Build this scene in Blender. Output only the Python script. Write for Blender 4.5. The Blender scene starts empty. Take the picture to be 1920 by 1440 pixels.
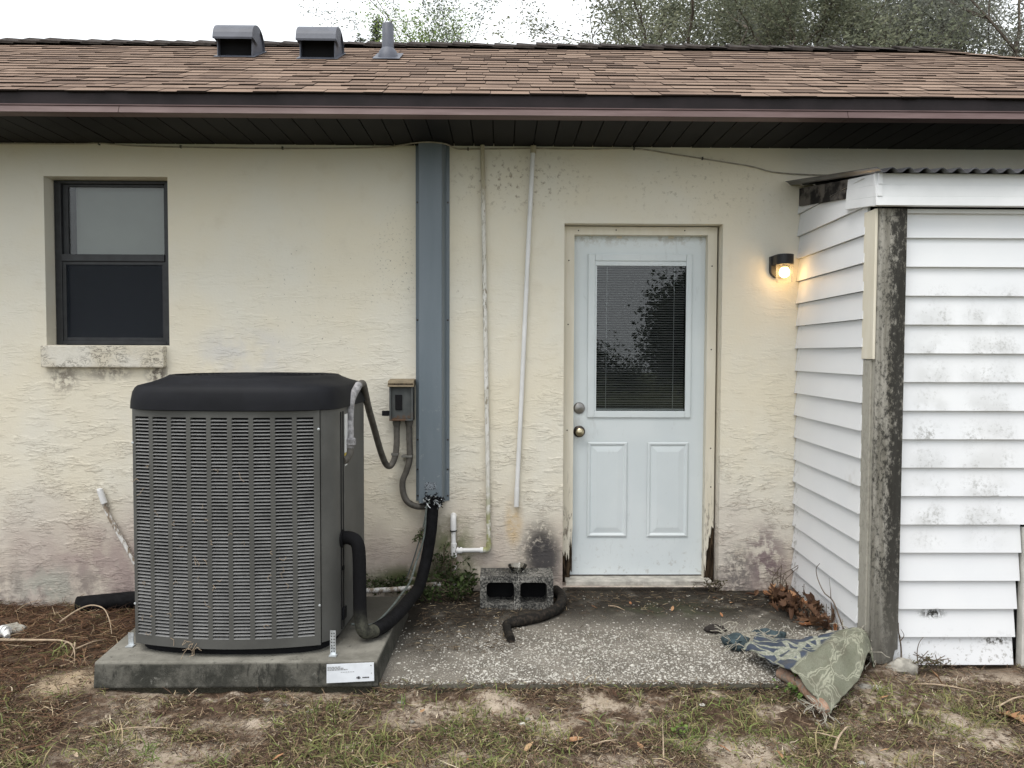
import bpy, bmesh, math, random
import numpy as np
from mathutils import Vector, Matrix

random.seed(7)
rng = np.random.default_rng(11)
S = bpy.context.scene
COL = S.collection
R = math.radians

# ------------------------------------------------------------------ camera
cd = bpy.data.cameras.new('camera')
cam = bpy.data.objects.new('camera', cd)
COL.objects.link(cam)
YAW, PITCH, ROLL = R(0.8), R(2.2), R(0.2)
fwd = Vector((math.sin(YAW) * math.cos(PITCH), math.cos(YAW) * math.cos(PITCH), -math.sin(PITCH)))
rt = Vector((math.cos(YAW), -math.sin(YAW), 0))
up = rt.cross(fwd)
rt2 = rt * math.cos(ROLL) + up * math.sin(ROLL)
up2 = -rt * math.sin(ROLL) + up * math.cos(ROLL)
cam.matrix_world = Matrix(((rt2.x, up2.x, -fwd.x, 0), (rt2.y, up2.y, -fwd.y, -4.76),
                           (rt2.z, up2.z, -fwd.z, 1.42), (0, 0, 0, 1)))
cd.sensor_width = 36
cd.lens = 27.75
cd.clip_start = 0.05
cd.clip_end = 400
S.camera = cam

# ------------------------------------------------------------------ sky, sun, exposure
SUN_EL, SUN_AZ = R(63), R(216)          # azimuth from +Y, clockwise: behind the camera, a little to the left
w = bpy.data.worlds.new('World')
S.world = w
w.use_nodes = True
wn = w.node_tree
wn.nodes.clear()
sky = wn.nodes.new('ShaderNodeTexSky')
sky.sky_type = 'NISHITA'
sky.sun_disc = False
sky.sun_elevation = SUN_EL
sky.sun_rotation = SUN_AZ
sky.dust_density = 4
hs = wn.nodes.new('ShaderNodeHueSaturation')
hs.inputs['Saturation'].default_value = 0.15
wmix = wn.nodes.new('ShaderNodeMix')
wmix.data_type = 'RGBA'
wmix.inputs[0].default_value = 0.88      # a closed white cloud cover
wmix.inputs[7].default_value = (9.0, 9.35, 9.7, 1)
bg = wn.nodes.new('ShaderNodeBackground')
bg.inputs['Strength'].default_value = 0.113
wo = wn.nodes.new('ShaderNodeOutputWorld')
wn.links.new(sky.outputs[0], hs.inputs['Color'])
wn.links.new(hs.outputs[0], wmix.inputs[6])
wn.links.new(wmix.outputs[2], bg.inputs['Color'])
wn.links.new(bg.outputs[0], wo.inputs['Surface'])
sd = bpy.data.lights.new('sun', 'SUN')
sd.energy = 1.5
sd.angle = R(40)
sd.color = (1.0, 0.95, 0.88)
sun = bpy.data.objects.new('sun', sd)
COL.objects.link(sun)
sdir = Vector((math.sin(SUN_AZ) * math.cos(SUN_EL), math.cos(SUN_AZ) * math.cos(SUN_EL), math.sin(SUN_EL)))
sun.rotation_euler = sdir.to_track_quat('Z', 'Y').to_euler()
S.view_settings.view_transform = 'Standard'
S.view_settings.look = 'None'
S.view_settings.gamma = 1
S.view_settings.use_curve_mapping = False
S.view_settings.exposure = 0.62


# ------------------------------------------------------------------ node helper
class N:
    def __init__(s, name, rough=0.8, spec=0.3, metal=0.0):
        s.m = bpy.data.materials.new(name)
        s.m.use_nodes = True
        s.t = s.m.node_tree
        s.b = s.t.nodes['Principled BSDF']
        s.out = s.t.nodes['Material Output']
        s.b.inputs['Roughness'].default_value = rough
        s.b.inputs['Specular IOR Level'].default_value = spec
        s.b.inputs['Metallic'].default_value = metal
        s._p = None

    def put(s, sock, v):
        if hasattr(v, 'is_linked'):
            s.t.links.new(v, sock)
        elif isinstance(v, (tuple, list)) and len(v) == 3 and sock.type == 'RGBA':
            sock.default_value = (*v, 1)
        else:
            sock.default_value = v

    def node(s, typ, **kw):
        n = s.t.nodes.new(typ)
        for k, v in kw.items():
            setattr(n, k, v)
        return n

    @property
    def P(s):
        if s._p is None:
            s._p = s.node('ShaderNodeNewGeometry').outputs['Position']
        return s._p

    def xyz(s, v=None):
        n = s.node('ShaderNodeSeparateXYZ')
        s.put(n.inputs[0], v or s.P)
        return n.outputs

    def ma(s, op, a, b=0.0, c=0.0, clamp=False):
        n = s.node('ShaderNodeMath', operation=op, use_clamp=clamp)
        for i, v in enumerate((a, b, c)):
            s.put(n.inputs[i], v)
        return n.outputs[0]

    def vm(s, op, a, b):
        n = s.node('ShaderNodeVectorMath', operation=op)
        s.put(n.inputs[0], a)
        s.put(n.inputs[1], b)
        return n.outputs['Value'] if op in ('LENGTH', 'DISTANCE', 'DOT_PRODUCT') else n.outputs[0]

    def noise(s, scale, detail=4, rough=0.55, dist=0.0, vec=None, mul=None):
        n = s.node('ShaderNodeTexNoise')
        v = vec or s.P
        if mul:
            v = s.vm('MULTIPLY', v, mul)
        s.put(n.inputs['Vector'], v)
        n.inputs['Scale'].default_value = scale
        n.inputs['Detail'].default_value = detail
        n.inputs['Roughness'].default_value = rough
        n.inputs['Distortion'].default_value = dist
        return n.outputs[0]

    def voro(s, scale, feature='F1', vec=None, rand=1.0, out='Distance'):
        n = s.node('ShaderNodeTexVoronoi', feature=feature)
        s.put(n.inputs['Vector'], vec or s.P)
        n.inputs['Scale'].default_value = scale
        n.inputs['Randomness'].default_value = rand
        return n.outputs[out]

    def ms(s, x, a, b, c=0.0, d=1.0, smooth=True):
        n = s.node('ShaderNodeMapRange', interpolation_type='SMOOTHSTEP' if smooth else 'LINEAR')
        s.put(n.inputs[0], x)
        if a > b:
            a, b, c, d = b, a, d, c
        for i, v in enumerate((a, b, c, d)):
            n.inputs[i + 1].default_value = v
        return n.outputs[0]

    def mix(s, f, a, b):
        n = s.node('ShaderNodeMix', data_type='RGBA')
        s.put(n.inputs[0], f)
        s.put(n.inputs[6], a)
        s.put(n.inputs[7], b)
        return n.outputs[2]

    def blob(s, c, r):
        """1 at the centre c, 0 at the ellipsoid radius r"""
        d = s.vm('SUBTRACT', s.P, c)
        d = s.vm('MULTIPLY', d, tuple(1 / q for q in r))
        return s.ms(s.vm('LENGTH', d, (0, 0, 0)), 1.0, 0.2)

    def mul(s, *a):
        o = a[0]
        for b in a[1:]:
            o = s.ma('MULTIPLY', o, b)
        return o

    def add(s, *a):
        o = a[0]
        for b in a[1:]:
            o = s.ma('ADD', o, b)
        return o

    def color(s, c):
        s.put(s.b.inputs['Base Color'], c)
        return s

    def rough(s, v):
        s.put(s.b.inputs['Roughness'], v)
        return s

    def bump(s, h, strength=0.5, dist=0.01):
        n = s.node('ShaderNodeBump')
        n.inputs['Strength'].default_value = strength
        n.inputs['Distance'].default_value = dist
        s.put(n.inputs['Height'], h)
        s.t.links.new(n.outputs[0], s.b.inputs['Normal'])
        return s

    def rnd(s):
        """a random number per object and per loose piece"""
        a = s.node('ShaderNodeObjectInfo').outputs['Random']
        b = s.node('ShaderNodeNewGeometry').outputs['Random Per Island']
        return s.ma('FRACT', s.ma('ADD', a, b))


def simple(name, col, rough=0.7, spec=0.3, metal=0.0, var=0.12, scale=9.0, bump=0.0, bscale=90.0):
    n = N(name, rough, spec, metal)
    k = n.noise(scale, 5, 0.6)
    dark = tuple(c * (1 - var) for c in col)
    lite = tuple(min(1, c * (1 + var)) for c in col)
    n.color(n.mix(n.ms(k, 0.3, 0.7), dark, lite))
    if bump:
        n.bump(n.noise(bscale, 4), bump, 0.004)
    return n.m


M = {}

# stucco ------------------------------------------------------------
n = N('cream_stucco', 0.9, 0.15)
x, y, z = n.xyz()
base = n.mix(n.ms(n.noise(1.3, 4), 0.35, 0.65), (0.71, 0.655, 0.53), (0.70, 0.67, 0.585))
base = n.mix(n.mul(n.blob((-1.55, 0, 1.42), (0.42, 0.3, 0.22)), n.ms(n.noise(5, 4), 0.35, 0.6)), base, (0.62, 0.60, 0.56))
base = n.mix(n.ms(n.noise(7, 5, 0.65), 0.52, 0.76, 0, 0.3), base, (0.58, 0.52, 0.41))
wv = n.noise(1.0, 3.0, 0.58, 0.7, mul=(9, 9, 36))
wv2 = n.noise(1.0, 3.0, 0.62, 0.9, mul=(19, 19, 70))
patch = n.ms(n.noise(1.0, 3, 0.6, mul=(5, 5, 11)), 0.46, 0.58)
dens = n.mul(n.ms(n.noise(1.1, 3), 0.30, 0.62, 0.30, 1.0), n.ms(z, 2.25, 0.85, 0.12, 1.0), n.add(0.12, n.mul(patch, 0.88)))
low = n.ms(z, 1.2, 0.4)
edge = n.ms(wv, 0.46, 0.54)
edge2 = n.ms(wv2, 0.47, 0.53)
line = n.ms(n.ma('ABSOLUTE', n.ma('SUBTRACT', wv, 0.485)), 0.03, 0.0)
line2 = n.ms(n.ma('ABSOLUTE', n.ma('SUBTRACT', wv2, 0.49)), 0.028, 0.0)
crack = n.mul(n.ma('MAXIMUM', line, n.mul(line2, n.add(0.35, n.mul(low, 0.6)))), dens)
base = n.mix(n.mul(crack, n.add(0.20, n.mul(low, 0.42))), base, (0.26, 0.21, 0.155))
# splash-back grime at the foot of the wall
gn = n.noise(2.2, 5, 0.6)
g1 = n.mul(n.ms(n.add(z, n.mul(gn, 0.55)), 1.05, 0.30), n.ms(n.noise(1.7, 4, vec=n.vm('ADD', n.P, (7, 0, 3))), 0.34, 0.6, 0.35, 1.0))
base = n.mix(n.mul(g1, 0.74), base, (0.37, 0.29, 0.265))
g2 = n.mul(n.ms(n.add(z, n.mul(gn, 0.30)), 0.42, 0.05), n.ms(n.noise(9, 5, 0.7), 0.42, 0.62))
base = n.mix(n.mul(g2, 0.72), base, (0.15, 0.125, 0.12))


def stain(base, c, r, col, amt, sc=14, lo=0.42, hi=0.56):
    return n.mix(n.mul(n.blob(c, r), n.ms(n.noise(sc, 6, 0.7), lo, hi), amt), base, col)


base = stain(base, (0.245, 0, 0.22), (0.17, 0.4, 0.26), (0.06, 0.055, 0.055), 1.0, 26, 0.36, 0.50)
base = stain(base, (0.27, 0, 0.16), (0.14, 0.4, 0.20), (0.07, 0.065, 0.065), 1.0, 30, 0.30, 0.46)
base = stain(base, (1.62, 0, 0.16), (0.20, 0.4, 0.30), (0.17, 0.12, 0.13), 0.85, 12)
base = stain(base, (1.45, 0, 0.08), (0.16, 0.4, 0.26), (0.14, 0.125, 0.12), 0.8, 30)
base = stain(base, (0.08, 0, 0.40), (0.075, 0.4, 0.20), (0.55, 0.38, 0.17), 0.7, 9, 0.3, 0.6)
base = stain(base, (-0.30, 0, 0.20), (0.22, 0.4, 0.32), (0.10, 0.12, 0.045), 0.85, 9, 0.36, 0.56)
base = stain(base, (-0.55, 0, 0.04), (0.42, 0.4, 0.14), (0.07, 0.085, 0.03), 0.95, 12, 0.30, 0.5)
base = stain(base, (-2.62, 0, 1.27), (0.13, 0.3, 0.14), (0.20, 0.17, 0.14), 0.8, 22)
base = stain(base, (-2.35, 0, 1.30), (0.2, 0.3, 0.07), (0.22, 0.19, 0.16), 0.75, 24)
base = stain(base, (-2.06, 0, 1.29), (0.10, 0.3, 0.09), (0.12, 0.10, 0.085), 0.9, 24)
base = stain(base, (-2.40, 0, 0.10), (0.55, 0.3, 0.42), (0.33, 0.25, 0.24), 0.55, 5)
base = stain(base, (-2.72, 0, 0.0), (0.3, 0.3, 0.2), (0.36, 0.37, 0.32), 0.7, 5)
base = stain(base, (-0.62, 0, 1.95), (0.22, 0.3, 0.45), (0.14, 0.12, 0.10), 0.75, 64, 0.585, 0.63)
base = stain(base, (-1.1, 0, 1.75), (0.7, 0.3, 0.5), (0.14, 0.12, 0.095), 0.9, 46, 0.62, 0.66)
base = stain(base, (0.1, 0, 2.45), (0.6, 0.3, 0.24), (0.25, 0.20, 0.14), 0.75, 30, 0.53, 0.64)
base = stain(base, (-0.24, 0, 1.9), (0.08, 0.3, 0.8), (0.30, 0.25, 0.18), 0.6, 40, 0.58, 0.68)
base = stain(base, (1.2, 0, 2.4), (0.7, 0.3, 0.3), (0.33, 0.29, 0.215), 0.6, 30, 0.55, 0.66)
n.color(base)
h = n.add(n.mul(edge, dens, 0.9), n.mul(edge2, dens, n.add(0.25, n.mul(low, 0.55))), n.mul(n.noise(70, 4, 0.6), 0.30), n.mul(n.noise(9, 3), 0.5))
n.bump(h, 0.42, 0.0085)
M['stucco'] = n.m

n = N('sill_stucco', 0.9, 0.15)
b = n.mix(n.ms(n.noise(6, 4), 0.35, 0.65), (0.60, 0.55, 0.45), (0.66, 0.63, 0.56))
v = n.noise(1, 4, 0.65, 1.5, mul=(16, 16, 30))
b = n.mix(n.mul(n.ms(n.ma('ABSOLUTE', n.ma('SUBTRACT', v, 0.5)), 0.045, 0.0), n.ms(n.noise(4, 3), 0.34, 0.52)), b, (0.17, 0.155, 0.13))
n.color(b).bump(n.add(v, n.mul(n.noise(80, 3), 0.3)), 0.5, 0.008)
M['sill'] = n.m

# roof --------------------------------------------------------------
n = N('asphalt_shingle', 0.95, 0.1)
r = n.rnd()
c = n.mix(n.ms(r, 0.0, 0.35), (0.125, 0.088, 0.068), (0.225, 0.160, 0.122))
c = n.mix(n.ms(r, 0.55, 1.0), c, (0.275, 0.20, 0.153))
c = n.mix(n.ms(n.noise(2.2, 4), 0.45, 0.7, 0, 0.45), c, (0.10, 0.068, 0.055))
gr = n.noise(420, 2)
c = n.mix(n.ms(gr, 0.48, 0.78, 0, 0.45), c, (0.07, 0.05, 0.042))
n.color(c).bump(gr, 0.5, 0.003)
M['shingle'] = n.m
M['shingle_edge'] = simple('asphalt_edge_shade', (0.022, 0.016, 0.014), 0.95, 0.1)  # dark asphalt edge, near black to stand in for shadow lines under each course
M['ridge'] = simple('ridge_shingle', (0.045, 0.038, 0.034), 0.95, 0.1, var=0.4, scale=14, bump=0.5, bscale=300)
M['soffit'] = simple('dark_soffit_metal', (0.0095, 0.0090, 0.0095), 0.6, 0.12, var=0.2, scale=5)
M['fascia_dark'] = simple('dark_brown_metal', (0.020, 0.0145, 0.0160), 0.5, 0.2, var=0.25, scale=6)
n = N('mauve_brown_metal', 0.55, 0.35)
sv = n.noise(1, 4, 0.6, mul=(2.5, 20, 20))
n.color(n.mix(n.ms(sv, 0.35, 0.7), (0.100, 0.062, 0.059), (0.150, 0.100, 0.096)))
M['fascia_trim'] = n.m
M['vent'] = simple('grey_vent_metal', (0.085, 0.092, 0.115), 0.5, 0.4, var=0.15, scale=8)
M['black'] = simple('black_void', (0.012, 0.012, 0.013), 0.9, 0.1)
M['room'] = simple('dark_interior', (0.022, 0.025, 0.031), 0.9, 0.1)

# window / door -------------------------------------------------------
M['bronze'] = simple('dark_bronze_aluminium', (0.022, 0.023, 0.026), 0.45, 0.4, var=0.3, scale=20)


def glass(name, tint, refl_rough=0.02, ior=1.5, keep=1.0):
    n = N(name)
    n.t.nodes.remove(n.b)
    tr = n.node('ShaderNodeBsdfTransparent')
    tr.inputs[0].default_value = (*tint, 1)
    gl = n.node('ShaderNodeBsdfGlossy')
    gl.inputs['Roughness'].default_value = refl_rough
    fr = n.node('ShaderNodeFresnel')
    fr.inputs[0].default_value = ior
    mx = n.node('ShaderNodeMixShader')
    f = n.ma('MULTIPLY', fr.outputs[0], keep, clamp=True)
    n.t.links.new(f, mx.inputs[0])
    n.t.links.new(tr.outputs[0], mx.inputs[1])
    n.t.links.new(gl.outputs[0], mx.inputs[2])
    n.t.links.new(mx.outputs[0], n.out.inputs['Surface'])
    return n.m


M['glass'] = glass('window_glass', (0.82, 0.84, 0.83), 0.02, 1.5, 1.0)
M['door_glass'] = glass('double_glazing', (0.78, 0.80, 0.80), 0.012, 1.5, 1.15)
n = N('insect_screen', 0.8, 0.2)
n.color((0.016, 0.020, 0.028))
n.b.inputs['Alpha'].default_value = 0.45
M['screen'] = n.m
M['jar'] = glass('jar_glass', (0.96, 0.96, 0.95), 0.02, 1.3, 0.9)
_t = M['jar'].node_tree
_tl = _t.nodes.new('ShaderNodeBsdfTranslucent')
_tl.inputs[0].default_value = (0.9, 0.88, 0.84, 1)
_mx = _t.nodes.new('ShaderNodeMixShader')
_mx.inputs[0].default_value = 0.10
_o = _t.nodes['Material Output']
_t.links.new(_o.inputs['Surface'].links[0].from_socket, _mx.inputs[1])
_t.links.new(_tl.outputs[0], _mx.inputs[2])
_t.links.new(_mx.outputs[0], _o.inputs['Surface'])
M['shade'] = simple('grey_roller_shade', (0.50, 0.50, 0.485), 0.9, 0.1, var=0.05, scale=3)
M['slat'] = simple('blind_slat', (0.42, 0.41, 0.40), 0.6, 0.2, var=0.05)
M['blind_white'] = simple('blind_rail_white', (0.72, 0.73, 0.74), 0.5, 0.3, var=0.04)
n = N('white_door_paint', 0.42, 0.4)
c = n.mix(n.ms(n.noise(2.5, 4), 0.35, 0.7), (0.605, 0.655, 0.675), (0.655, 0.70, 0.715))
x, y, z = n.xyz()
c = n.mix(n.mul(n.ms(z, 0.35, 0.03), n.ms(n.noise(22, 5, 0.7), 0.55, 0.68), 0.5), c, (0.34, 0.33, 0.30))
c = n.mix(n.mul(n.ms(z, 2.06, 2.14), n.ms(n.noise(20, 5, 0.7), 0.46, 0.62), 0.7), c, (0.40, 0.39, 0.35))
c = n.mix(n.mul(n.blob((0.50, 0.14, 0.99), (0.11, 0.4, 0.20)), n.ms(n.noise(14, 5, 0.7), 0.36, 0.62), 0.28), c, (0.36, 0.35, 0.32))
c = n.mix(n.mul(n.ms(n.noise(1, 5, 0.75, 0.3, mul=(30, 30, 7)), 0.60, 0.68), 0.22), c, (0.40, 0.42, 0.42))
n.color(c).bump(n.noise(6, 3), 0.10, 0.01)
M['door'] = n.m
n = N('cream_trim_paint', 0.65, 0.3)
x, y, z = n.xyz()
c = n.mix(n.ms(n.noise(1, 4, mul=(14, 14, 2.5)), 0.35, 0.7), (0.64, 0.595, 0.49), (0.70, 0.66, 0.565))
c = n.mix(n.mul(n.ms(n.noise(1, 5, 0.7, 0.6, mul=(60, 60, 9)), 0.52, 0.60), n.ms(z, 0.85, 0.1)), c, (0.10, 0.075, 0.055))
n.color(c).bump(n.noise(1, 4, mul=(60, 60, 6)), 0.3, 0.004)
M['trim'] = n.m
n = N('rotten_wood', 0.95, 0.1)
v = n.noise(1, 5, 0.7, 0.8, mul=(70, 70, 9))
n.color(n.mix(n.ms(v, 0.35, 0.7), (0.012, 0.009, 0.007), (0.10, 0.07, 0.045))).bump(v, 0.9, 0.01)
M['rot'] = n.m
M['threshold'] = simple('worn_threshold', (0.42, 0.40, 0.36), 0.6, 0.3, var=0.3, scale=18, bump=0.2)
M['steel'] = simple('aged_nickel', (0.30, 0.29, 0.28), 0.35, 0.5, 0.9, var=0.2, scale=30)
M['brass'] = simple('worn_brass', (0.50, 0.44, 0.30), 0.28, 0.5, 1.0, var=0.15, scale=30)
M['rose'] = simple('dark_bronze_rose', (0.06, 0.05, 0.045), 0.4, 0.5, 0.8)

# metals, plastics -----------------------------------------------------
n = N('duct_blue_grey_paint', 0.42, 0.45)
x, y, z = n.xyz()
c = n.mix(n.ms(n.noise(1, 4, mul=(9, 9, 1.2)), 0.3, 0.7), (0.118, 0.148, 0.172), (0.142, 0.172, 0.198))
c = n.mix(n.mul(n.ms(n.noise(20, 6, 0.75), 0.60, 0.70), n.ms(z, 1.6, 0.5, 0.1, 0.7)), c, (0.30, 0.31, 0.31))
n.color(c)
M['duct'] = n.m
M['ac'] = simple('ac_grey_enamel', (0.080, 0.080, 0.075), 0.5, 0.35, var=0.16, scale=4)
M['louver'] = simple('ac_louver_enamel', (0.205, 0.205, 0.202), 0.45, 0.4, var=0.20, scale=9)
M['coil'] = simple('dark_coil', (0.010, 0.010, 0.011), 0.9, 0.1)
M['cap'] = simple('black_cap_plastic', (0.0085, 0.0090, 0.0115), 0.62, 0.16, var=0.2, scale=6, bump=0.12, bscale=260)
M['galv'] = simple('galvanised_strap', (0.55, 0.58, 0.60), 0.4, 0.5, 0.6, var=0.25, scale=60)
M['insul'] = simple('black_foam_insulation', (0.0075, 0.0075, 0.0085), 0.8, 0.12, var=0.4, scale=30, bump=0.5, bscale=60)
n = N('dusty_foam_insulation', 0.9, 0.12)
x, y, z = n.xyz()
n.color(n.mix(n.mul(n.ms(z, 0.26, 0.13), n.ms(n.noise(24, 5, 0.7), 0.35, 0.65, 0.25, 1.0)), (0.008, 0.008, 0.009), (0.075, 0.075, 0.058)))
n.bump(n.noise(50, 4), 0.5, 0.005)
M['insul_dusty'] = n.m
M['conduit'] = simple('grey_liquidtight_conduit', (0.085, 0.078, 0.068), 0.55, 0.35, var=0.3, scale=25, bump=0.2)
M['conduit_lite'] = simple('bleached_conduit', (0.24, 0.235, 0.24), 0.75, 0.25, var=0.45, scale=35, bump=0.5, bscale=120)
n = N('faded_box_paint', 0.6, 0.3)
c = n.mix(n.ms(n.noise(12, 5), 0.35, 0.65), (0.060, 0.066, 0.066), (0.085, 0.09, 0.088))
x, y, z = n.xyz()
c = n.mix(n.mul(n.ms(n.noise(24, 5, 0.7), 0.44, 0.56), n.ms(z, 1.08, 1.03)), c, (0.10, 0.055, 0.03))
n.color(c)
M['box'] = n.m
M['box_lid'] = simple('tan_box_lid', (0.26, 0.21, 0.14), 0.65, 0.3, var=0.2, scale=18)
n = N('white_pvc', 0.5, 0.35)
c = n.mix(n.ms(n.noise(8, 4), 0.35, 0.7), (0.66, 0.66, 0.65), (0.74, 0.74, 0.74))
n.color(c)
M['pvc'] = n.m
n = N('painted_peeling_pvc', 0.7, 0.25)
x, y, z = n.xyz()
c = n.mix(n.ms(n.noise(6, 4), 0.35, 0.7), (0.60, 0.58, 0.52), (0.70, 0.69, 0.66))
c = n.mix(n.mul(n.ms(n.noise(1, 6, 0.7, 0.5, mul=(60, 60, 18)), 0.52, 0.58), n.add(0.25, n.mul(n.ms(n.noise(2.0, 3), 0.4, 0.6), 0.7))), c, (0.27, 0.24, 0.18))
c = n.mix(n.mul(n.ms(z, 0.75, 0.35), n.ms(n.noise(22, 5), 0.38, 0.58)), c, (0.30, 0.30, 0.15))
c = n.mix(n.ms(z, 2.25, 2.5), c, (0.40, 0.36, 0.26))
n.color(c).bump(n.noise(60, 4), 0.3, 0.003)
M['pvc_painted'] = n.m
n = N('weathered_pvc', 0.7, 0.25)
c = n.mix(n.ms(n.noise(1, 5, 0.7, 0.6, mul=(30, 30, 12)), 0.44, 0.56), (0.68, 0.67, 0.65), (0.26, 0.21, 0.16))
n.color(c)
M['pvc_worn'] = n.m
M['lamp'] = simple('black_lamp_plastic', (0.013, 0.013, 0.015), 0.5, 0.4, var=0.2)
n = N('lit_bulb')
n.b.inputs['Emission Color'].default_value = (1.0, 0.62, 0.24, 1)
n.b.inputs['Emission Strength'].default_value = 15
n.color((0.9, 0.85, 0.75))
M['bulb'] = n.m

# siding -----------------------------------------------------------------
n = N('white_vinyl_siding', 0.55, 0.35)
x, y, z = n.xyz()
c = n.mix(n.ms(n.noise(1.6, 3), 0.35, 0.7), (0.70, 0.715, 0.74), (0.74, 0.75, 0.765))
row = n.ma('FRACT', n.ma('DIVIDE', n.ma('ADD', z, 0.063), 0.1355))
lowb = n.ms(row, 0.85, 0.15, 0.15, 1.0)
win = n.mul(n.ms(z, 1.78, 1.66), n.ms(z, 0.46, 0.60), n.ms(y, -0.99, -1.02))
bx = n.ma('MAXIMUM', n.ms(n.ma('ABSOLUTE', n.ma('SUBTRACT', x, 2.035)), 0.12, 0.03), n.ms(n.ma('ABSOLUTE', n.ma('SUBTRACT', x, 2.315)), 0.17, 0.05))
md = n.mul(win, bx, lowb)
f = n.ms(n.add(n.noise(52, 6, 0.75), n.mul(n.noise(9, 3), 0.5)), 0.74, 0.96)
c = n.mix(n.mul(md, f, 0.8), c, (0.23, 0.23, 0.215))
c = n.mix(n.mul(md, n.ms(n.noise(7, 3), 0.38, 0.60), 0.42), c, (0.42, 0.425, 0.42))
c = n.mix(n.mul(n.ms(n.noise(34, 4, 0.6), 0.73, 0.76), n.ms(z, 0.55, 0.3), 0.8), c, (0.09, 0.085, 0.07))
c = n.mix(n.mul(n.blob((2.07, -1.06, 0.185), (0.09, 0.3, 0.035)), n.ms(n.noise(60, 5, 0.7), 0.40, 0.55)), c, (0.035, 0.035, 0.03))
c = n.mix(n.mul(n.blob((2.38, -1.06, 0.05), (0.11, 0.3, 0.03)), n.ms(n.noise(60, 5, 0.7), 0.46, 0.58)), c, (0.06, 0.055, 0.045))
c = n.mix(n.mul(n.blob((1.75, -0.88, 0.80), (0.3, 0.11, 0.09)), n.ms(n.noise(14, 4), 0.35, 0.65), 0.4), c, (0.45, 0.43, 0.40))
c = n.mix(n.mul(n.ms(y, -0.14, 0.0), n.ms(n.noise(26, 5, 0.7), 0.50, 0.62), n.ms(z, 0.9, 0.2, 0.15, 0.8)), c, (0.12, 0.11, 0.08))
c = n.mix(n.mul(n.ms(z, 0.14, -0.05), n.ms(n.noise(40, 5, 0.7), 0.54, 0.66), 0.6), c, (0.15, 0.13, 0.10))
n.color(c).bump(n.noise(1, 3, mul=(4, 4, 60)), 0.05, 0.004)
M['siding'] = n.m
M['fascia_white'] = simple('white_fascia_vinyl', (0.66, 0.67, 0.68), 0.55, 0.35, var=0.05, scale=4)
M['corner'] = simple('grey_white_corner_trim', (0.55, 0.54, 0.50), 0.6, 0.3, var=0.15, scale=12)
n = N('mildewed_post', 0.9, 0.15)
x, y, z = n.xyz()
v = n.noise(1, 6, 0.78, 0.2, mul=(60, 60, 34))
c = n.mix(n.ms(n.noise(1, 4, mul=(40, 40, 3)), 0.35, 0.7), (0.17, 0.16, 0.135), (0.33, 0.315, 0.28))
side = n.ms(y, -1.07, -1.085, 0.30, 1.0)
c = n.mix(n.ms(y, -1.088, -1.07), c, (0.37, 0.355, 0.31))
thr = n.add(v, n.mul(n.ms(n.ma('ABSOLUTE', n.ma('SUBTRACT', x, 1.855)), 0.075, 0.0), 0.20), n.mul(n.noise(3.0, 3, mul=(3, 3, 1)), 0.26))
c = n.mix(n.mul(n.ms(thr, 0.585, 0.80), side, n.ms(z, -0.05, 0.45, 0.65, 1.0), 0.93), c, (0.022, 0.021, 0.019))
c = n.mix(n.mul(n.ms(z, 0.5, 0.0), side, 0.6), c, (0.085, 0.08, 0.07))
n.color(c).bump(n.noise(1, 5, mul=(80, 80, 10)), 0.5, 0.006)
M['post'] = n.m
n = N('dark_weathered_beam', 0.9, 0.15)
v = n.noise(1, 4, 0.6, mul=(9, 6, 9))
n.color(n.mix(n.ms(v, 0.42, 0.58), (0.014, 0.013, 0.013), (0.11, 0.10, 0.09)))
M['beam'] = n.m
M['corrugated'] = simple('galvanised_corrugated_sheet', (0.10, 0.10, 0.105), 0.3, 0.5, 0.8, var=0.3, scale=8)

# concrete ---------------------------------------------------------------------
n = N('pad_concrete', 0.9, 0.2)
x, y, z = n.xyz()
c = n.mix(n.ms(n.noise(5, 5, 0.65), 0.35, 0.68), (0.13, 0.124, 0.106), (0.235, 0.225, 0.195))
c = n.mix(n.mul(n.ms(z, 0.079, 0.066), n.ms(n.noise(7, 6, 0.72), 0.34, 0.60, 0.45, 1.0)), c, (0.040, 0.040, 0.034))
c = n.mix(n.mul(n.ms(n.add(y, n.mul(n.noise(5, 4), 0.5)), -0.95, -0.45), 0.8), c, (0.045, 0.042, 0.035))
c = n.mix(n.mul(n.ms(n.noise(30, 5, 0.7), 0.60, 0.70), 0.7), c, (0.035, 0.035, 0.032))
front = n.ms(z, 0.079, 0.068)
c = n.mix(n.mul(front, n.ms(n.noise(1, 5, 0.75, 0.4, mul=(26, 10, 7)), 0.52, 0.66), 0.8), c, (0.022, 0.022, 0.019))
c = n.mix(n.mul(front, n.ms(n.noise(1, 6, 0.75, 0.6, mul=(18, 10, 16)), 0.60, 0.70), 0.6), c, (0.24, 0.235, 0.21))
n.color(c).bump(n.add(n.noise(60, 5), n.mul(n.noise(260, 2), 0.5)), 0.5, 0.006)
M['pad'] = n.m
n = N('patio_concrete', 0.92, 0.2)
x, y, z = n.xyz()
c = n.mix(n.ms(n.noise(4, 5, 0.65), 0.35, 0.68), (0.135, 0.122, 0.104), (0.235, 0.215, 0.185))
sp = n.voro(95)
c = n.mix(n.mul(n.ms(sp, 0.34, 0.22), n.ms(n.noise(7, 3), 0.35, 0.6)), c, (0.46, 0.43, 0.37))
soil = n.add(n.mul(n.ms(y, -0.82, -0.30), 1.0), n.mul(n.ms(x, 0.12, -0.42), n.ms(y, -1.25, -0.6), 0.75))
soil = n.mul(n.ma('MINIMUM', soil, 1.0), n.ms(n.noise(6, 5, 0.65), 0.22, 0.5, 0.25, 1.0))
c = n.mix(n.mul(soil, 0.95), c, (0.018, 0.0145, 0.011))
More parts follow.
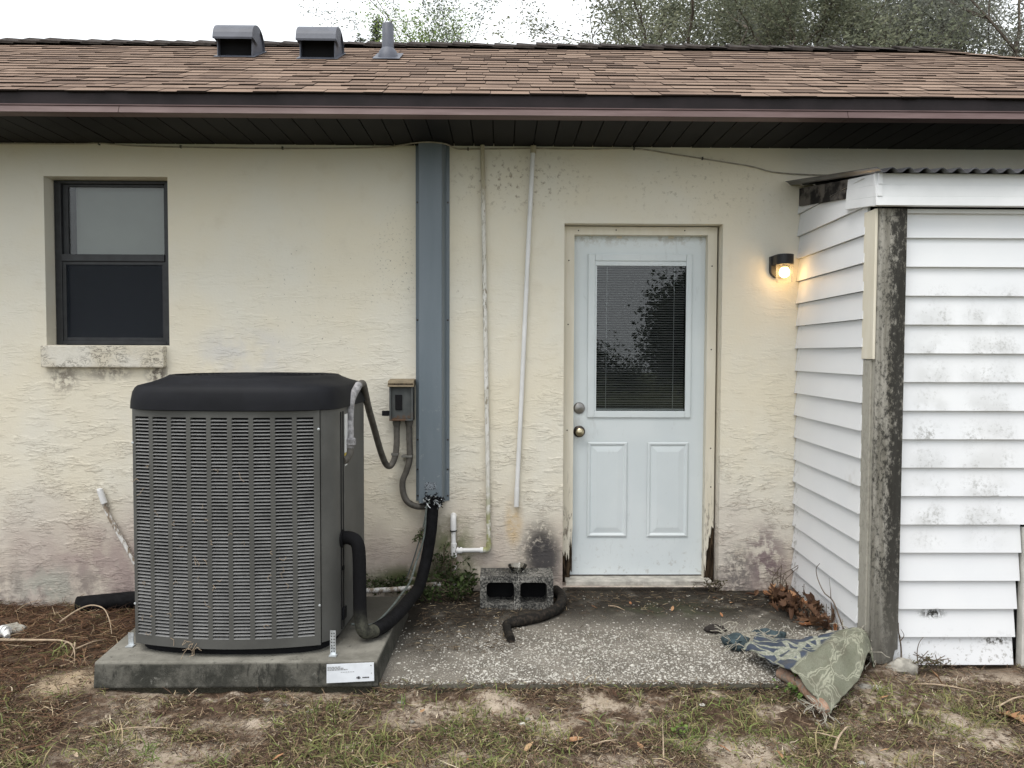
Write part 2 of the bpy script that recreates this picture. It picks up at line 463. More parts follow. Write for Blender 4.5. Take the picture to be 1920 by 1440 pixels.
c = n.mix(n.mul(n.ms(z, -0.034, -0.045), 0.85), c, (0.04, 0.038, 0.028))
c = n.mix(n.mul(n.ms(n.add(y, n.mul(n.noise(11, 5, 0.7), 0.09)), -1.270, -1.318), 0.9), c, (0.050, 0.047, 0.034))
c = n.mix(n.mul(n.ms(n.noise(2.6, 5, 0.65), 0.48, 0.66), 0.28), c, (0.080, 0.075, 0.060))
c = n.mix(n.mul(n.blob((0.95, -0.35, 0), (0.5, 0.25, 0.4)), n.ms(n.noise(11, 4), 0.4, 0.6), 0.6), c, (0.05, 0.055, 0.03))
n.color(c).bump(n.add(n.noise(70, 5, 0.65), n.mul(n.ms(sp, 0.4, 0.2), 0.5)), 0.7, 0.008)
M['patio'] = n.m
n = N('shell_pebbles', 0.7, 0.3)
r = n.rnd()
c = n.mix(n.ms(r, 0.1, 0.9), (0.19, 0.172, 0.145), (0.56, 0.54, 0.49))
x, y, z = n.xyz()
n.color(c)
M['pebble'] = n.m
n = N('cinder_block_concrete', 0.95, 0.15)
v = n.noise(85, 5, 0.75)
c = n.mix(n.ms(n.noise(14, 4), 0.35, 0.65), (0.17, 0.165, 0.15), (0.30, 0.29, 0.265))
c = n.mix(n.ms(n.add(v, n.mul(n.noise(9, 3), 0.4)), 0.58, 0.76), c, (0.035, 0.035, 0.034))
x, y, z = n.xyz()
n.color(c).bump(v, 0.8, 0.006)
M['block'] = n.m

# ground -----------------------------------------------------------------------
n = N('sandy_soil', 0.95, 0.1)
x, y, z = n.xyz()
sand = n.mix(n.ms(n.noise(9, 5, 0.65), 0.35, 0.65), (0.33, 0.268, 0.20), (0.50, 0.42, 0.335))
soil = n.mix(n.ms(n.noise(30, 5, 0.7), 0.35, 0.65), (0.055, 0.036, 0.024), (0.14, 0.095, 0.066))
a = n.ms(n.add(n.noise(3.6, 6, 0.7), n.mul(n.noise(22, 5, 0.75), 0.45)), 0.66, 0.80)
a = n.mul(a, n.ms(y, -1.05, -1.3, 0.4, 1.0), n.ms(x, -1.75, -1.5, 0.25, 1.0))
a = n.ma('MAXIMUM', a, n.blob((-1.93, -1.28, -0.08), (0.22, 0.26, 0.3)))
for bb in (((-0.40, -1.60, 0), (0.30, 0.13, 0.3)), ((-1.1, -1.62, 0), (0.28, 0.10, 0.3)), ((0.05, -1.52, 0), (0.2, 0.07, 0.3)),
           ((2.2, -1.18, 0), (0.5, 0.10, 0.3)), ((1.5, -1.86, 0), (0.3, 0.10, 0.3)), ((0.35, -1.92, 0), (0.4, 0.08, 0.3)), ((2.3, -1.75, 0), (0.3, 0.14, 0.3)), ((0.6, -1.5, 0), (0.16, 0.05, 0.3))):
    a = n.ma('MAXIMUM', a, n.mul(n.blob(*bb), n.ms(n.noise(16, 6, 0.78), 0.40, 0.58)))
c = n.mix(a, soil, sand)
c = n.mix(n.mul(n.blob((-1.93, -1.28, -0.08), (0.22, 0.24, 0.3)), 0.7), c, (0.50, 0.38, 0.25))
c = n.mix(n.mul(n.ms(n.noise(120, 4, 0.75), 0.54, 0.68), 0.7), c, (0.09, 0.065, 0.045))
far = n.ms(y, -2.6, -5.0)
c = n.mix(far, c, (0.11, 0.12, 0.06))
n.color(c).bump(n.add(n.noise(40, 5, 0.7), n.mul(n.noise(160, 4, 0.7), 0.5)), 0.9, 0.012)
M['ground'] = n.m


def colmat(name, rough=0.8, transl=0.0, spec=0.2):
    n = N(name, rough, spec)
    a = n.node('ShaderNodeAttribute', attribute_name='tint')
    n.color(a.outputs['Color'])
    if transl:
        t = n.node('ShaderNodeBsdfTranslucent')
        n.put(t.inputs['Color'], a.outputs['Color'])
        mx = n.node('ShaderNodeMixShader')
        mx.inputs[0].default_value = transl
        n.t.links.new(n.b.outputs[0], mx.inputs[1])
        n.t.links.new(t.outputs[0], mx.inputs[2])
        n.t.links.new(mx.outputs[0], n.out.inputs['Surface'])
    return n.m


M['straw'] = colmat('dry_straw', 0.85)
M['blade'] = colmat('grass_blade', 0.6, 0.25)
M['leaf'] = colmat('tree_leaf', 0.6, 0.42)
M['weed'] = colmat('weed_leaf', 0.6, 0.2)
M['bark'] = simple('grey_bark', (0.10, 0.085, 0.07), 0.95, 0.1, var=0.35, scale=12, bump=0.6, bscale=30)
M['twig'] = simple('bleached_twig', (0.36, 0.28, 0.20), 0.85, 0.2, var=0.3, scale=30)
M['vine'] = simple('brown_vine', (0.11, 0.085, 0.065), 0.85, 0.2, var=0.3, scale=30)
n = N('dry_leaf_brown', 0.7, 0.25)
r = n.rnd()
c = n.mix(r, (0.050, 0.025, 0.015), (0.155, 0.085, 0.048))
c = n.mix(n.ms(n.noise(30, 4), 0.45, 0.7, 0, 0.6), c, (0.06, 0.03, 0.02))
n.color(c)
M['dryleaf'] = n.m
n = N('dry_leaf_orange', 0.7, 0.25)
c = n.mix(n.rnd(), (0.30, 0.13, 0.06), (0.40, 0.27, 0.15))
c = n.mix(n.ms(n.noise(40, 4), 0.5, 0.7, 0, 0.6), c, (0.14, 0.07, 0.04))
n.color(c)
M['dryleaf2'] = n.m
M['concrete_bit'] = simple('rough_concrete_bit', (0.30, 0.285, 0.25), 0.9, 0.2, var=0.3, scale=30, bump=0.6, bscale=120)

# rug ----------------------------------------------------------------------------
n = N('patterned_rug_weave', 0.9, 0.15)
uv = n.node('ShaderNodeUVMap', uv_map='uv').outputs[0]
u_, v_, _ = n.xyz(uv)
wob = n.vm('ADD', uv, n.vm('MULTIPLY', n.node('ShaderNodeCombineXYZ').outputs[0], (0, 0, 0)))
nz1 = n.ma('SUBTRACT', n.noise(4, 3, vec=uv), 0.5)
nz2 = n.ma('SUBTRACT', n.noise(4, 3, vec=n.vm('ADD', uv, (5, 3, 1))), 0.5)
cmb = n.node('ShaderNodeCombineXYZ')
n.put(cmb.inputs[0], n.ma('MULTIPLY', nz1, 0.30))
n.put(cmb.inputs[1], n.ma('MULTIPLY', nz2, 0.30))
uvd = n.vm('ADD', uv, cmb.outputs[0])
de = n.voro(1.0, 'DISTANCE_TO_EDGE', vec=n.vm('MULTIPLY', uvd, (5.6, 3.4, 1)))
de = n.ma('ADD', de, n.mul(n.ma('SUBTRACT', n.noise(60, 3, vec=uv), 0.5), 0.05))
ln = n.mul(n.ms(de, 0.070, 0.050), n.ms(de, 0.012, 0.025))
green = n.mix(n.ms(n.noise(5, 4, vec=uv), 0.35, 0.65), (0.145, 0.15, 0.11), (0.185, 0.19, 0.145))
green = n.mix(n.mul(ln, 0.7), green, (0.36, 0.36, 0.28))
# pointed blue leaves: lens shapes repeated along the mat
q = n.vm('MULTIPLY', n.vm('ADD', uv, (0.02, 0.0, 0)), (2.5, 6.6, 1))
qx, qy, _ = n.xyz(q)
qx = n.ma('ADD', qx, n.mul(qy, -0.30))
rowi = n.ma('FLOOR', qy)
qx = n.ma('ADD', qx, n.mul(rowi, 0.37))
fx = n.ma('ABSOLUTE', n.ma('SUBTRACT', n.ma('FRACT', qx), 0.5))
fy = n.ma('ABSOLUTE', n.ma('SUBTRACT', n.ma('FRACT', qy), 0.5))
lens = n.add(n.mul(fx, fx, 2.5), n.mul(fy, 1.12))
leafm = n.ms(n.add(lens, n.mul(n.ma('SUBTRACT', n.noise(14, 3, vec=uv), 0.5), 0.16)), 0.46, 0.42)
vein = n.ms(fy, 0.03, 0.015)
blue = n.mix(n.ms(n.noise(5, 3, vec=uv), 0.35, 0.65), (0.042, 0.054, 0.082), (0.064, 0.078, 0.108))
db = n.voro(1.0, 'DISTANCE_TO_EDGE', vec=n.vm('MULTIPLY', n.vm('ADD', n.vm('ADD', n.vm('MULTIPLY', uv, (0.75, 0.75, 1)), n.vm('MULTIPLY', uvd, (0.25, 0.25, 1))), (2.0, 1.3, 0)), (4.0, 8.5, 1)))
db = n.ma('ADD', db, n.mul(n.ma('SUBTRACT', n.noise(50, 3, vec=uv), 0.5), 0.05))
leafm = n.ms(db, 0.055, 0.085)
part_b = n.mix(leafm, n.mix(n.ms(n.noise(40, 3, vec=uv), 0.4, 0.6), (0.21, 0.225, 0.18), (0.33, 0.335, 0.28)), blue)
sel = n.ms(n.ma('ADD', u_, n.mul(n.ma('SUBTRACT', n.noise(7, 2, vec=uv), 0.5), 0.12)), 0.60, 0.56)
c = n.mix(sel, green, part_b)
wv_ = n.voro(1.0, vec=n.vm('MULTIPLY', uv, (160, 120, 1)))
c = n.mix(n.ms(wv_, 0.5, 0.8, 0, 0.25), c, (0.08, 0.08, 0.06))
c = n.mix(n.mul(n.ms(n.noise(9, 5, 0.7), 0.45, 0.65), 0.5), c, (0.11, 0.10, 0.075))
n.color(c).bump(wv_, 0.6, 0.004)
M['rug'] = n.m
n = N('terracotta_rug_back', 0.9, 0.15)
c = n.mix(n.ms(n.noise(30, 5, 0.7), 0.4, 0.6), (0.23, 0.135, 0.09), (0.34, 0.23, 0.17))
c = n.mix(n.ms(n.noise(50, 4, 0.7, vec=n.vm('ADD', n.P, (3, 1, 2))), 0.52, 0.6), c, (0.22, 0.20, 0.17))
n.color(c).bump(n.noise(120, 3), 0.6, 0.004)
M['rug_back'] = n.m
M['thread'] = simple('frayed_grey_thread', (0.33, 0.31, 0.26), 0.9, 0.1, var=0.3, scale=40)
M['rug_blue'] = simple('blue_rug_scrap', (0.05, 0.070, 0.078), 0.9, 0.1, var=0.4, scale=30, bump=0.6, bscale=150)
M['rag'] = simple('dark_cloth_scrap', (0.035, 0.03, 0.028), 0.9, 0.1, var=0.4, scale=30, bump=0.6, bscale=100)

# printed notice on the pad ----------------------------------------------------------
M['paper'] = simple('white_notice_plastic', (0.66, 0.69, 0.73), 0.5, 0.3, var=0.06, scale=14)
M['ink'] = simple('faded_grey_print', (0.26, 0.26, 0.26), 0.7, 0.2, var=0.3, scale=70)
M['ink_dark'] = simple('dark_print', (0.06, 0.06, 0.065), 0.7, 0.2)
M['sticker'] = simple('white_sticker', (0.66, 0.67, 0.67), 0.5, 0.3, var=0.05)
M['sticker_y'] = simple('yellow_sticker', (0.50, 0.38, 0.06), 0.5, 0.3, var=0.2, scale=40)
M['wire'] = simple('grey_green_wire', (0.13, 0.15, 0.14), 0.6, 0.3, var=0.3, scale=30)
M['cable'] = simple('tan_cable', (0.33, 0.30, 0.24), 0.7, 0.3, var=0.2, scale=30)

# ------------------------------------------------------------------ object helpers
ORG = {}


def link(name, data, parent=None):
    o = bpy.data.objects.new(name, data)
    COL.objects.link(o)
    if parent is not None:
        o.parent = parent
    return o


def tag(o, label=None, cat=None, group=None, kind=None):
    if label: o['label'] = label
    if cat: o['category'] = cat
    if group: o['group'] = group
    if kind: o['kind'] = kind
    return o


def thing(name, loc, label, cat, group=None):
    o = link(name, None)
    o.location = loc
    ORG[o.name] = Vector(loc)
    return tag(o, label, cat, group)


def org(o):
    return ORG.get(o.name, Vector((0, 0, 0))) if o is not None else Vector((0, 0, 0))


class MB:
    def __init__(s):
        s.v, s.f, s.mi = [], [], []

    def add(s, vs, fs, mi=0):
        k = len(s.v)
        s.v += [tuple(p) for p in vs]
        s.f += [tuple(i + k for i in f) for f in fs]
        s.mi += [mi] * len(fs)
        return s

    def box(s, x0, x1, y0, y1, z0, z1, mi=0):
        vs = [(x0, y0, z0), (x1, y0, z0), (x1, y1, z0), (x0, y1, z0), (x0, y0, z1), (x1, y0, z1), (x1, y1, z1), (x0, y1, z1)]
        return s.add(vs, [(0, 3, 2, 1), (4, 5, 6, 7), (0, 1, 5, 4), (1, 2, 6, 5), (2, 3, 7, 6), (3, 0, 4, 7)], mi)

    def hexa(s, a, b, mi=0):
        """bottom ring a (4 points), top ring b (4 points)"""
        return s.add(list(a) + list(b), [(3, 2, 1, 0), (4, 5, 6, 7), (0, 1, 5, 4), (1, 2, 6, 5), (2, 3, 7, 6), (3, 0, 4, 7)], mi)

    def prism(s, poly, y0, y1, mi=0):
        """polygon in x,z (counter-clockwise seen from -y) pushed from y0 to y1"""
        k = len(poly)
        vs = [(a, y0, b) for a, b in poly] + [(a, y1, b) for a, b in poly]
        fs = [tuple(range(k)), tuple(range(2 * k - 1, k - 1, -1))]
        fs += [(i, i + k, (i + 1) % k + k, (i + 1) % k) for i in range(k)]
        return s.add(vs, fs, mi)

    def tube(s, pts, r, seg=10, mi=0, caps=True):
        pts = [Vector(p) for p in pts]
        rs = r if isinstance(r, (list, tuple)) else [r] * len(pts)
        vs, fs = [], []
        u = None
        for i, p in enumerate(pts):
            a = pts[max(i - 1, 0)]
            b = pts[min(i + 1, len(pts) - 1)]
            t = (b - a).normalized()
            if u is None:
                u = t.orthogonal().normalized()
            else:
                u = (u - t * u.dot(t)).normalized()
            v = t.cross(u)
            for j in range(seg):
                q = 2 * math.pi * j / seg
                vs.append(p + (u * math.cos(q) + v * math.sin(q)) * rs[i])
        for i in range(len(pts) - 1):
            for j in range(seg):
                j2 = (j + 1) % seg
                fs.append((i * seg + j, i * seg + j2, (i + 1) * seg + j2, (i + 1) * seg + j))
        if caps:
            fs.append(tuple(range(seg - 1, -1, -1)))
            fs.append(tuple((len(pts) - 1) * seg + j for j in range(seg)))
        return s.add(vs, fs, mi)

    def lathe(s, c, prof, seg=24, axis='z', mi=0, caps=True):
        """profile of (radius, height) turned about an axis through c"""
        vs, fs = [], []
        for r_, h_ in prof:
            for j in range(seg):
                q = 2 * math.pi * j / seg
                a, b = r_ * math.cos(q), r_ * math.sin(q)
                if axis == 'z': vs.append((c[0] + a, c[1] + b, c[2] + h_))
                elif axis == 'y': vs.append((c[0] + a, c[1] - h_, c[2] + b))
                else: vs.append((c[0] + h_, c[1] + a, c[2] + b))
        for i in range(len(prof) - 1):
            for j in range(seg):
                j2 = (j + 1) % seg
                fs.append((i * seg + j, i * seg + j2, (i + 1) * seg + j2, (i + 1) * seg + j))
        if caps:
            fs.append(tuple(range(seg - 1, -1, -1)))
            fs.append(tuple((len(prof) - 1) * seg + j for j in range(seg)))
        return s.add(vs, fs, mi)

    def build(s, name, mats, parent=None, smooth=False, bevel=0.0, loc=None):
        o_ = org(parent)
        at = Vector(loc) if loc is not None else o_
        me = bpy.data.meshes.new(name)
        me.from_pydata([(p[0] - at.x, p[1] - at.y, p[2] - at.z) for p in s.v], [], s.f)
        mats = mats if isinstance(mats, (list, tuple)) else [mats]
        for m_ in mats: me.materials.append(M[m_] if isinstance(m_, str) else m_)
        me.polygons.foreach_set('material_index', s.mi)
        bm = bmesh.new()
        bm.from_mesh(me)
        bmesh.ops.recalc_face_normals(bm, faces=bm.faces)
        if bevel:
            es = [e for e in bm.edges if len(e.link_faces) == 2 and e.calc_face_angle(0) > 0.6]
            bmesh.ops.bevel(bm, geom=es, offset=bevel, segments=2, affect='EDGES', profile=0.6)
        bm.to_mesh(me)
        bm.free()
        if smooth:
            me.set_sharp_from_angle(angle=R(40))
            me.polygons.foreach_set('use_smooth', [True] * len(me.polygons))
            me.set_sharp_from_angle(angle=R(40))
        o = link(name, me, parent)
        if parent is None:
            o.location = at
            ORG[o.name] = at
        else:
            o.location = at - o_
            ORG[o.name] = at
        return o


def spline(pts, k=6):
    """Catmull-Rom through pts"""
    P = [Vector(p) for p in pts]
    P = [P[0] * 2 - P[1]] + P + [P[-1] * 2 - P[-2]]
    out = []
    for i in range(1, len(P) - 2):
        a, b, c, d = P[i - 1:i + 3]
        for j in range(k):
            t = j / k
            out.append(0.5 * ((2 * b) + (c - a) * t + (2 * a - 5 * b + 4 * c - d) * t * t + (3 * b - a - 3 * c + d) * t ** 3))
    out.append(P[-2])
    return out


def array_mesh(name, verts, faces, mats, colors=None, parent=None, smooth=False, mat_idx=None):
    """big meshes from numpy arrays; faces: (n,4) or (n,3)"""
    me = bpy.data.meshes.new(name)
    nv, nf, k = len(verts), len(faces), faces.shape[1]
    o_ = np.array(org(parent))
    me.vertices.add(nv)
    me.vertices.foreach_set('co', np.ascontiguousarray(verts - o_, dtype=np.float32).ravel())
    me.loops.add(nf * k)
    me.loops.foreach_set('vertex_index', np.ascontiguousarray(faces, dtype=np.int32).ravel())
    me.polygons.add(nf)
    me.polygons.foreach_set('loop_start', np.arange(0, nf * k, k, dtype=np.int32))
    me.polygons.foreach_set('loop_total', np.full(nf, k, dtype=np.int32))
    if smooth:
        me.polygons.foreach_set('use_smooth', np.ones(nf, dtype=bool))
    me.update(calc_edges=True)
    for m_ in (mats if isinstance(mats, (list, tuple)) else [mats]): me.materials.append(M[m_])
    if colors is not None:
        at = me.color_attributes.new('tint', 'FLOAT_COLOR', 'POINT')
        cc = np.ones((nv, 4), dtype=np.float32)
        cc[:, :3] = colors
        at.data.foreach_set('color', cc.ravel())
    o = link(name, me, parent)
    ORG[o.name] = Vector(o_)
    return o


# value noise on numpy arrays
_tab = rng.random((256, 256))


def vnoise(x, y):
    xi, yi = np.floor(x).astype(int), np.floor(y).astype(int)
    fx, fy = x - xi, y - yi
    fx, fy = fx * fx * (3 - 2 * fx), fy * fy * (3 - 2 * fy)
    g = lambda a, b: _tab[a & 255, b & 255]
    return (g(xi, yi) * (1 - fx) + g(xi + 1, yi) * fx) * (1 - fy) + (g(xi, yi + 1) * (1 - fx) + g(xi + 1, yi + 1) * fx) * fy


def fbm(x, y, o=4):
    s_, a = np.zeros_like(x, dtype=float), 0.5
    for i in range(o):
        s_ = s_ + a * vnoise(x * 2 ** i + 17.3 * i, y * 2 ** i + 5.1 * i)
        a *= 0.5
    return s_ / (1 - 0.5 ** o)


def sstep(x, a, b):
    t = np.clip((x - a) / (b - a), 0, 1)
    return t * t * (3 - 2 * t)


def ground_h(x, y):
    x = np.asarray(x, float)
    y = np.asarray(y, float)
    h = -0.085 + (fbm(x * 2.2, y * 2.2) - 0.5) * 0.035 + (fbm(x * 13, y * 13, 3) - 0.5) * 0.02
    h += (0.036 + 0.07 * (fbm(x * 7, y * 9, 3) - .5)) * sstep(y, -1.62, -1.385) * sstep(x, -1.9, -1.6) * (1 - 0.5 * (1 - sstep(x, -0.6, -0.4))) * (1 - sstep(x, 1.75, 2.0))
    h += 0.035 * np.exp(-(((x + 1.95) / 0.28) ** 2 + ((y + 1.30) / 0.30) ** 2))
    h += -0.03 * sstep(y, -0.5, 0.0) * (1 - sstep(x, -1.9, -1.7))
    h = np.where((x > -1.78) & (x < 1.75) & (y > -1.34 + 1.1 * np.maximum(0, x - 1.40)), np.minimum(h, -0.10), h)
    return h


# ================================================================== GROUND
dx = np.concatenate([-np.geomspace(60, 3.7, 22), np.arange(-3.5, 3.5, 0.0135), np.geomspace(3.7, 60, 22)])
dy = np.concatenate([-np.geomspace(60, 2.7, 22), np.arange(-2.55, 0.05, 0.0135), np.geomspace(0.3, 90, 22)])
gx, gy = np.meshgrid(dx, dy)
gz = ground_h(gx, gy)
nx, ny = len(dx), len(dy)
idx = np.arange(nx * ny).reshape(ny, nx)
gf = np.stack([idx[:-1, :-1], idx[:-1, 1:], idx[1:, 1:], idx[1:, :-1]], -1).reshape(-1, 4)
g = array_mesh('ground', np.stack([gx, gy, gz], -1).reshape(-1, 3), gf, 'ground', smooth=True)
tag(g, 'bare sandy soil with dry litter and sparse grass before the patio', kind='structure')

# ================================================================== HOUSE
house = thing('house', (0, 0, 0), 'cream stucco house with brown shingle roof, dark eaves and a white back door', 'house')
# wall with openings
WX = [-5.5, -2.715, -1.985, 0.378, 1.332, 4.65]
WZ = [-0.35, 0.0, 1.462, 2.203, 2.462, 2.70]
mb = MB()
for i in range(5):
    for j in range(5):
        x0, x1, z0, z1 = WX[i], WX[i + 1], WZ[j], WZ[j + 1]
        if i == 1 and j in (2, 3): continue
        if i == 3 and j in (1, 2): continue
        mb.add([(x0, 0, z0), (x1, 0, z0), (x1, 0, z1), (x0, 0, z1)], [(0, 1, 2, 3)])


def reveal(x0, x1, z0, z1, d):
    for a, b in (((x0, z0), (x0, z1)), ((x0, z1), (x1, z1)), ((x1, z1), (x1, z0)), ((x1, z0), (x0, z0))):
        mb.add([(a[0], 0, a[1]), (b[0], 0, b[1]), (b[0], d, b[1]), (a[0], d, a[1])], [(0, 1, 2, 3)])


reveal(-2.715, -1.985, 1.462, 2.462, 0.22)
reveal(0.378, 1.332, 0.0, 2.203, 0.22)
# other walls, which close the house
mb.add([(-5.5, 0, -.35), (-5.5, 2.75, -.35), (-5.5, 2.75, 2.7), (-5.5, 0, 2.7)], [(0, 1, 2, 3)])
mb.add([(4.65, 0, -.35), (4.65, 2.75, -.35), (4.65, 2.75, 2.7), (4.65, 0, 2.7)], [(0, 1, 2, 3)])
mb.add([(-5.5, 2.75, -.35), (4.65, 2.75, -.35), (4.65, 2.75, 2.7), (-5.5, 2.75, 2.7)], [(0, 1, 2, 3)])
wl = mb.build('wall', 'stucco', house)
wl['kind'] = 'structure'

# window --------------------------------------------------------------
win = MB()
FX0, FX1, FZ0, FZ1 = -2.712, -2.018, 1.466, 2.459
win.box(FX0, -2.672, 0.10, 0.16, FZ0, FZ1).box(-2.046, FX1, 0.10, 0.16, FZ0, FZ1)
win.box(-2.672, -2.046, 0.10, 0.16, 2.440, FZ1).box(-2.672, -2.046, 0.098, 0.16, FZ0, 1.488)
wo_ = win.build('window', 'bronze', house, bevel=0.003)
MB().box(-2.672, -2.050, 0.095, 0.135, 1.972, 2.015).build('meeting_rail', 'bronze', wo_, bevel=0.003)
sb = MB()
sb.box(-2.672, -2.640, 0.122, 0.145, 2.015, 2.440).box(-2.060, -2.046, 0.122, 0.145, 2.015, 2.440)
sb.box(-2.640, -2.060, 0.122, 0.145, 2.426, 2.440)
sb.build('upper_sash', 'bronze', wo_, bevel=0.002)
sb = MB()
sb.box(-2.672, -2.650, 0.106, 0.125, 1.488, 1.972).box(-2.068, -2.046, 0.106, 0.125, 1.488, 1.972)
sb.box(-2.650, -2.068, 0.106, 0.125, 1.488, 1.510).box(-2.650, -2.068, 0.106, 0.125, 1.952, 1.972)
sb.build('lower_sash', 'bronze', wo_, bevel=0.002)
MB().box(-2.642, -2.058, 0.132, 0.137, 2.012, 2.428).build('pane', 'glass', wo_)
MB().box(-2.652, -2.066, 0.128, 0.133, 1.506, 1.956).build('pane', 'glass', wo_)
MB().box(-2.652, -2.066, 0.110, 0.111, 1.506, 1.956).build('insect_screen', 'screen', wo_)
MB().box(-2.625, -2.02, 0.19, 0.194, 1.99, 2.50).build('roller_shade', 'shade', wo_)
MB().box(-3.0, -1.75, 0.45, 0.47, 1.2, 2.68).build('dark_room', 'room', wo_)
ws = MB().box(-2.727, -2.003, -0.048, 0.10, 1.330, 1.458)
ws.build('window_sill', 'sill', house, bevel=0.008)

# door ---------------------------------------------------------------------
# slab as a grid with an opening for the light; panels are separate raised parts
DX0, DX1, DZ0, DZ1 = 0.425, 1.295, 0.036, 2.165
LX0, LX1, LZ0, LZ1 = 0.566, 1.158, 1.048, 2.010
mb = MB()
mb.box(DX0, LX0, 0.14, 0.18, DZ0, DZ1).box(LX1, DX1, 0.14, 0.18, DZ0, DZ1)
mb.box(LX0, LX1, 0.14, 0.18, DZ0, LZ0).box(LX0, LX1, 0.14, 0.18, LZ1, DZ1)
door = mb.build('door', 'door', house)
# raised moulding round the glass
mb = MB()
for (a0, a1, b0, b1) in ((0.537, 0.580, 1.025, 2.038), (1.145, 1.180, 1.025, 2.038), (0.580, 1.145, 1.025, 1.066), (0.580, 1.145, 1.994, 2.038)):
    mb.box(a0, a1, 0.126, 0.140, b0, b1)
mb.build('glazing_frame', 'door', door, bevel=0.005)


def door_panel(x0, x1, z0, z1):
    b = MB()
    rings = [(0.0, 0.1385), (0.007, 0.1335), (0.014, 0.1335), (0.024, 0.1405), (0.030, 0.1405), (0.060, 0.1350)]
    vs, fs = [], []
    for ins, yy in rings:
        vs += [(x0 + ins, yy, z0 + ins), (x1 - ins, yy, z0 + ins), (x1 - ins, yy, z1 - ins), (x0 + ins, yy, z1 - ins)]
    for k in range(len(rings) - 1):
        for j in range(4):
            fs.append((4 * k + j, 4 * k + (j + 1) % 4, 4 * k + 4 + (j + 1) % 4, 4 * k + 4 + j))
    fs.append(tuple(4 * (len(rings) - 1) + j for j in range(4)))
    b.add([(p[0], p[1] - 0.0035, p[2]) for p in vs], fs)
    b.build('panel', 'door', door)


door_panel(0.540, 0.790, 0.275, 0.872)
door_panel(0.915, 1.172, 0.275, 0.872)
MB().box(0.572, 1.152, 0.1430, 0.1455, 1.058, 2.002).build('glass_pane', 'door_glass', door)
mb = MB()
nsl = 60
for k in range(nsl):
    zc = 1.085 + k * (1.962 - 1.085) / (nsl - 1)
    mb.add([(0.585, 0.150, zc - 0.0052), (1.139, 0.150, zc - 0.0052), (1.139, 0.163, zc + 0.0012), (0.585, 0.163, zc + 0.0012)], [(0, 1, 2, 3)])
    mb.add([(0.585, 0.1505, zc - 0.0062), (1.139, 0.1505, zc - 0.0062), (1.139, 0.1635, zc + 0.0002), (0.585, 0.1635, zc + 0.0002)], [(3, 2, 1, 0)])
bl = mb.build('blind_slats', 'slat', door)
bl['kind'] = 'stuff'
MB().box(0.583, 1.141, 0.1468, 0.164, 1.964, 1.993).build('blind_rail', 'blind_white', door)
MB().box(0.583, 1.141, 0.1468, 0.164, 1.067, 1.080).build('blind_bottom_rail', 'blind_white', door)
mb = MB()
mb.box(0.5795, 1.1455, 0.1345, 0.1425, 1.966, 1.9945).box(0.5795, 0.592, 0.1345, 0.1425, 1.066, 1.9655)
mb.build('glazing_bead', 'door', door, bevel=0.002)
for xx in (0.652, 1.071):
    MB().tube([(xx, 0.1478, 1.07), (xx + 0.004, 0.1478, 1.97)], 0.0018, 6).build('blind_cord', 'blind_white', door)
MB().box(0.55, 1.18, 0.196, 0.2, 1.03, 2.03).build('door_backing', 'room', door)
MB().lathe((0.487, 0.140, 1.083), [(0.036, 0), (0.036, 0.006), (0.031, 0.012), (0.026, 0.014), (0.0, 0.015)], 28, 'y', caps=False).build('deadbolt', 'steel', door, smooth=True)
kn = MB().lathe((0.488, 0.140, 0.937), [(0.037, 0), (0.036, 0.006), (0.028, 0.012), (0.013, 0.016), (0.012, 0.032)], 28, 'y', caps=False).build('knob_rose', 'rose', door, smooth=True)
MB().lathe((0.488, 0.140, 0.937), [(0.012, 0.030), (0.021, 0.036), (0.026, 0.046), (0.025, 0.056), (0.017, 0.063), (0.0, 0.065)], 28, 'y', caps=False).build('knob', 'brass', door, smooth=True)
for xx in (0.728, 1.049):
    MB().box(xx - 0.017, xx + 0.017, 0.136, 0.1395, 2.134, 2.160).build('latch_plate', 'trim', door)

# frame: head and two jambs, both rotted away at the foot
fr = MB().prism([(0.384, 2.148), (1.320, 2.148), (1.320, 2.197), (0.384, 2.197)], 0.08, 0.20).build('door_frame', 'trim', house)
MB().prism([(0.384, 0.20), (0.393, 0.165), (0.400, 0.21), (0.408, 0.14), (0.416, 0.19), (0.424, 0.13), (0.430, 0.30), (0.438, 0.22), (0.446, 0.36), (0.446, 2.148), (0.384, 2.148)], 0.0802, 0.138).build('jamb', 'trim', fr)
MB().prism([(1.264, 0.03), (1.272, 0.05), (1.279, 0.20), (1.288, 0.22), (1.293, 0.30), (1.301, 0.28), (1.308, 0.36), (1.320, 0.34), (1.320, 2.148), (1.264, 2.148)], 0.0802, 0.138).build('jamb', 'trim', fr)
MB().prism([(0.384, -0.01), (0.428, -0.01), (0.434, 0.08), (0.444, 0.06), (0.444, 0.34), (0.384, 0.30)], 0.097, 0.139).build('rotted_post', 'rot', fr)
MB().prism([(1.275, 0.0), (1.326, 0.0), (1.326, 0.40), (1.275, 0.40)], 0.095, 0.139).build('rotted_post', 'rot', fr)
mb = MB()
for i in range(7):
    xa = 1.270 + i * 0.008
    mb.prism([(xa, 0.02 + 0.02 * (i % 3)), (xa + 0.005, 0.02), (xa + 0.006, 0.15 + 0.03 * (i % 2)), (xa + 0.003, 0.20 + 0.02 * (i % 3))], 0.086 - 0.003 * (i % 3), 0.094)
mb.build('wood_splinters', 'rot', fr)
for xx, zz in ((0.470, 2.172), (0.70, 2.176), (1.12, 2.175), (1.290, 1.96), (0.412, 1.99), (0.410, 1.60), (1.292, 1.45), (0.408, 0.95), (1.296, 0.84), (1.300, 0.60)):
    MB().lathe((xx, 0.0795, zz), [(0.0045, 0), (0.004, 0.0015), (0, 0.002)], 8, 'y', caps=False).build('nail_head', 'rose', fr)
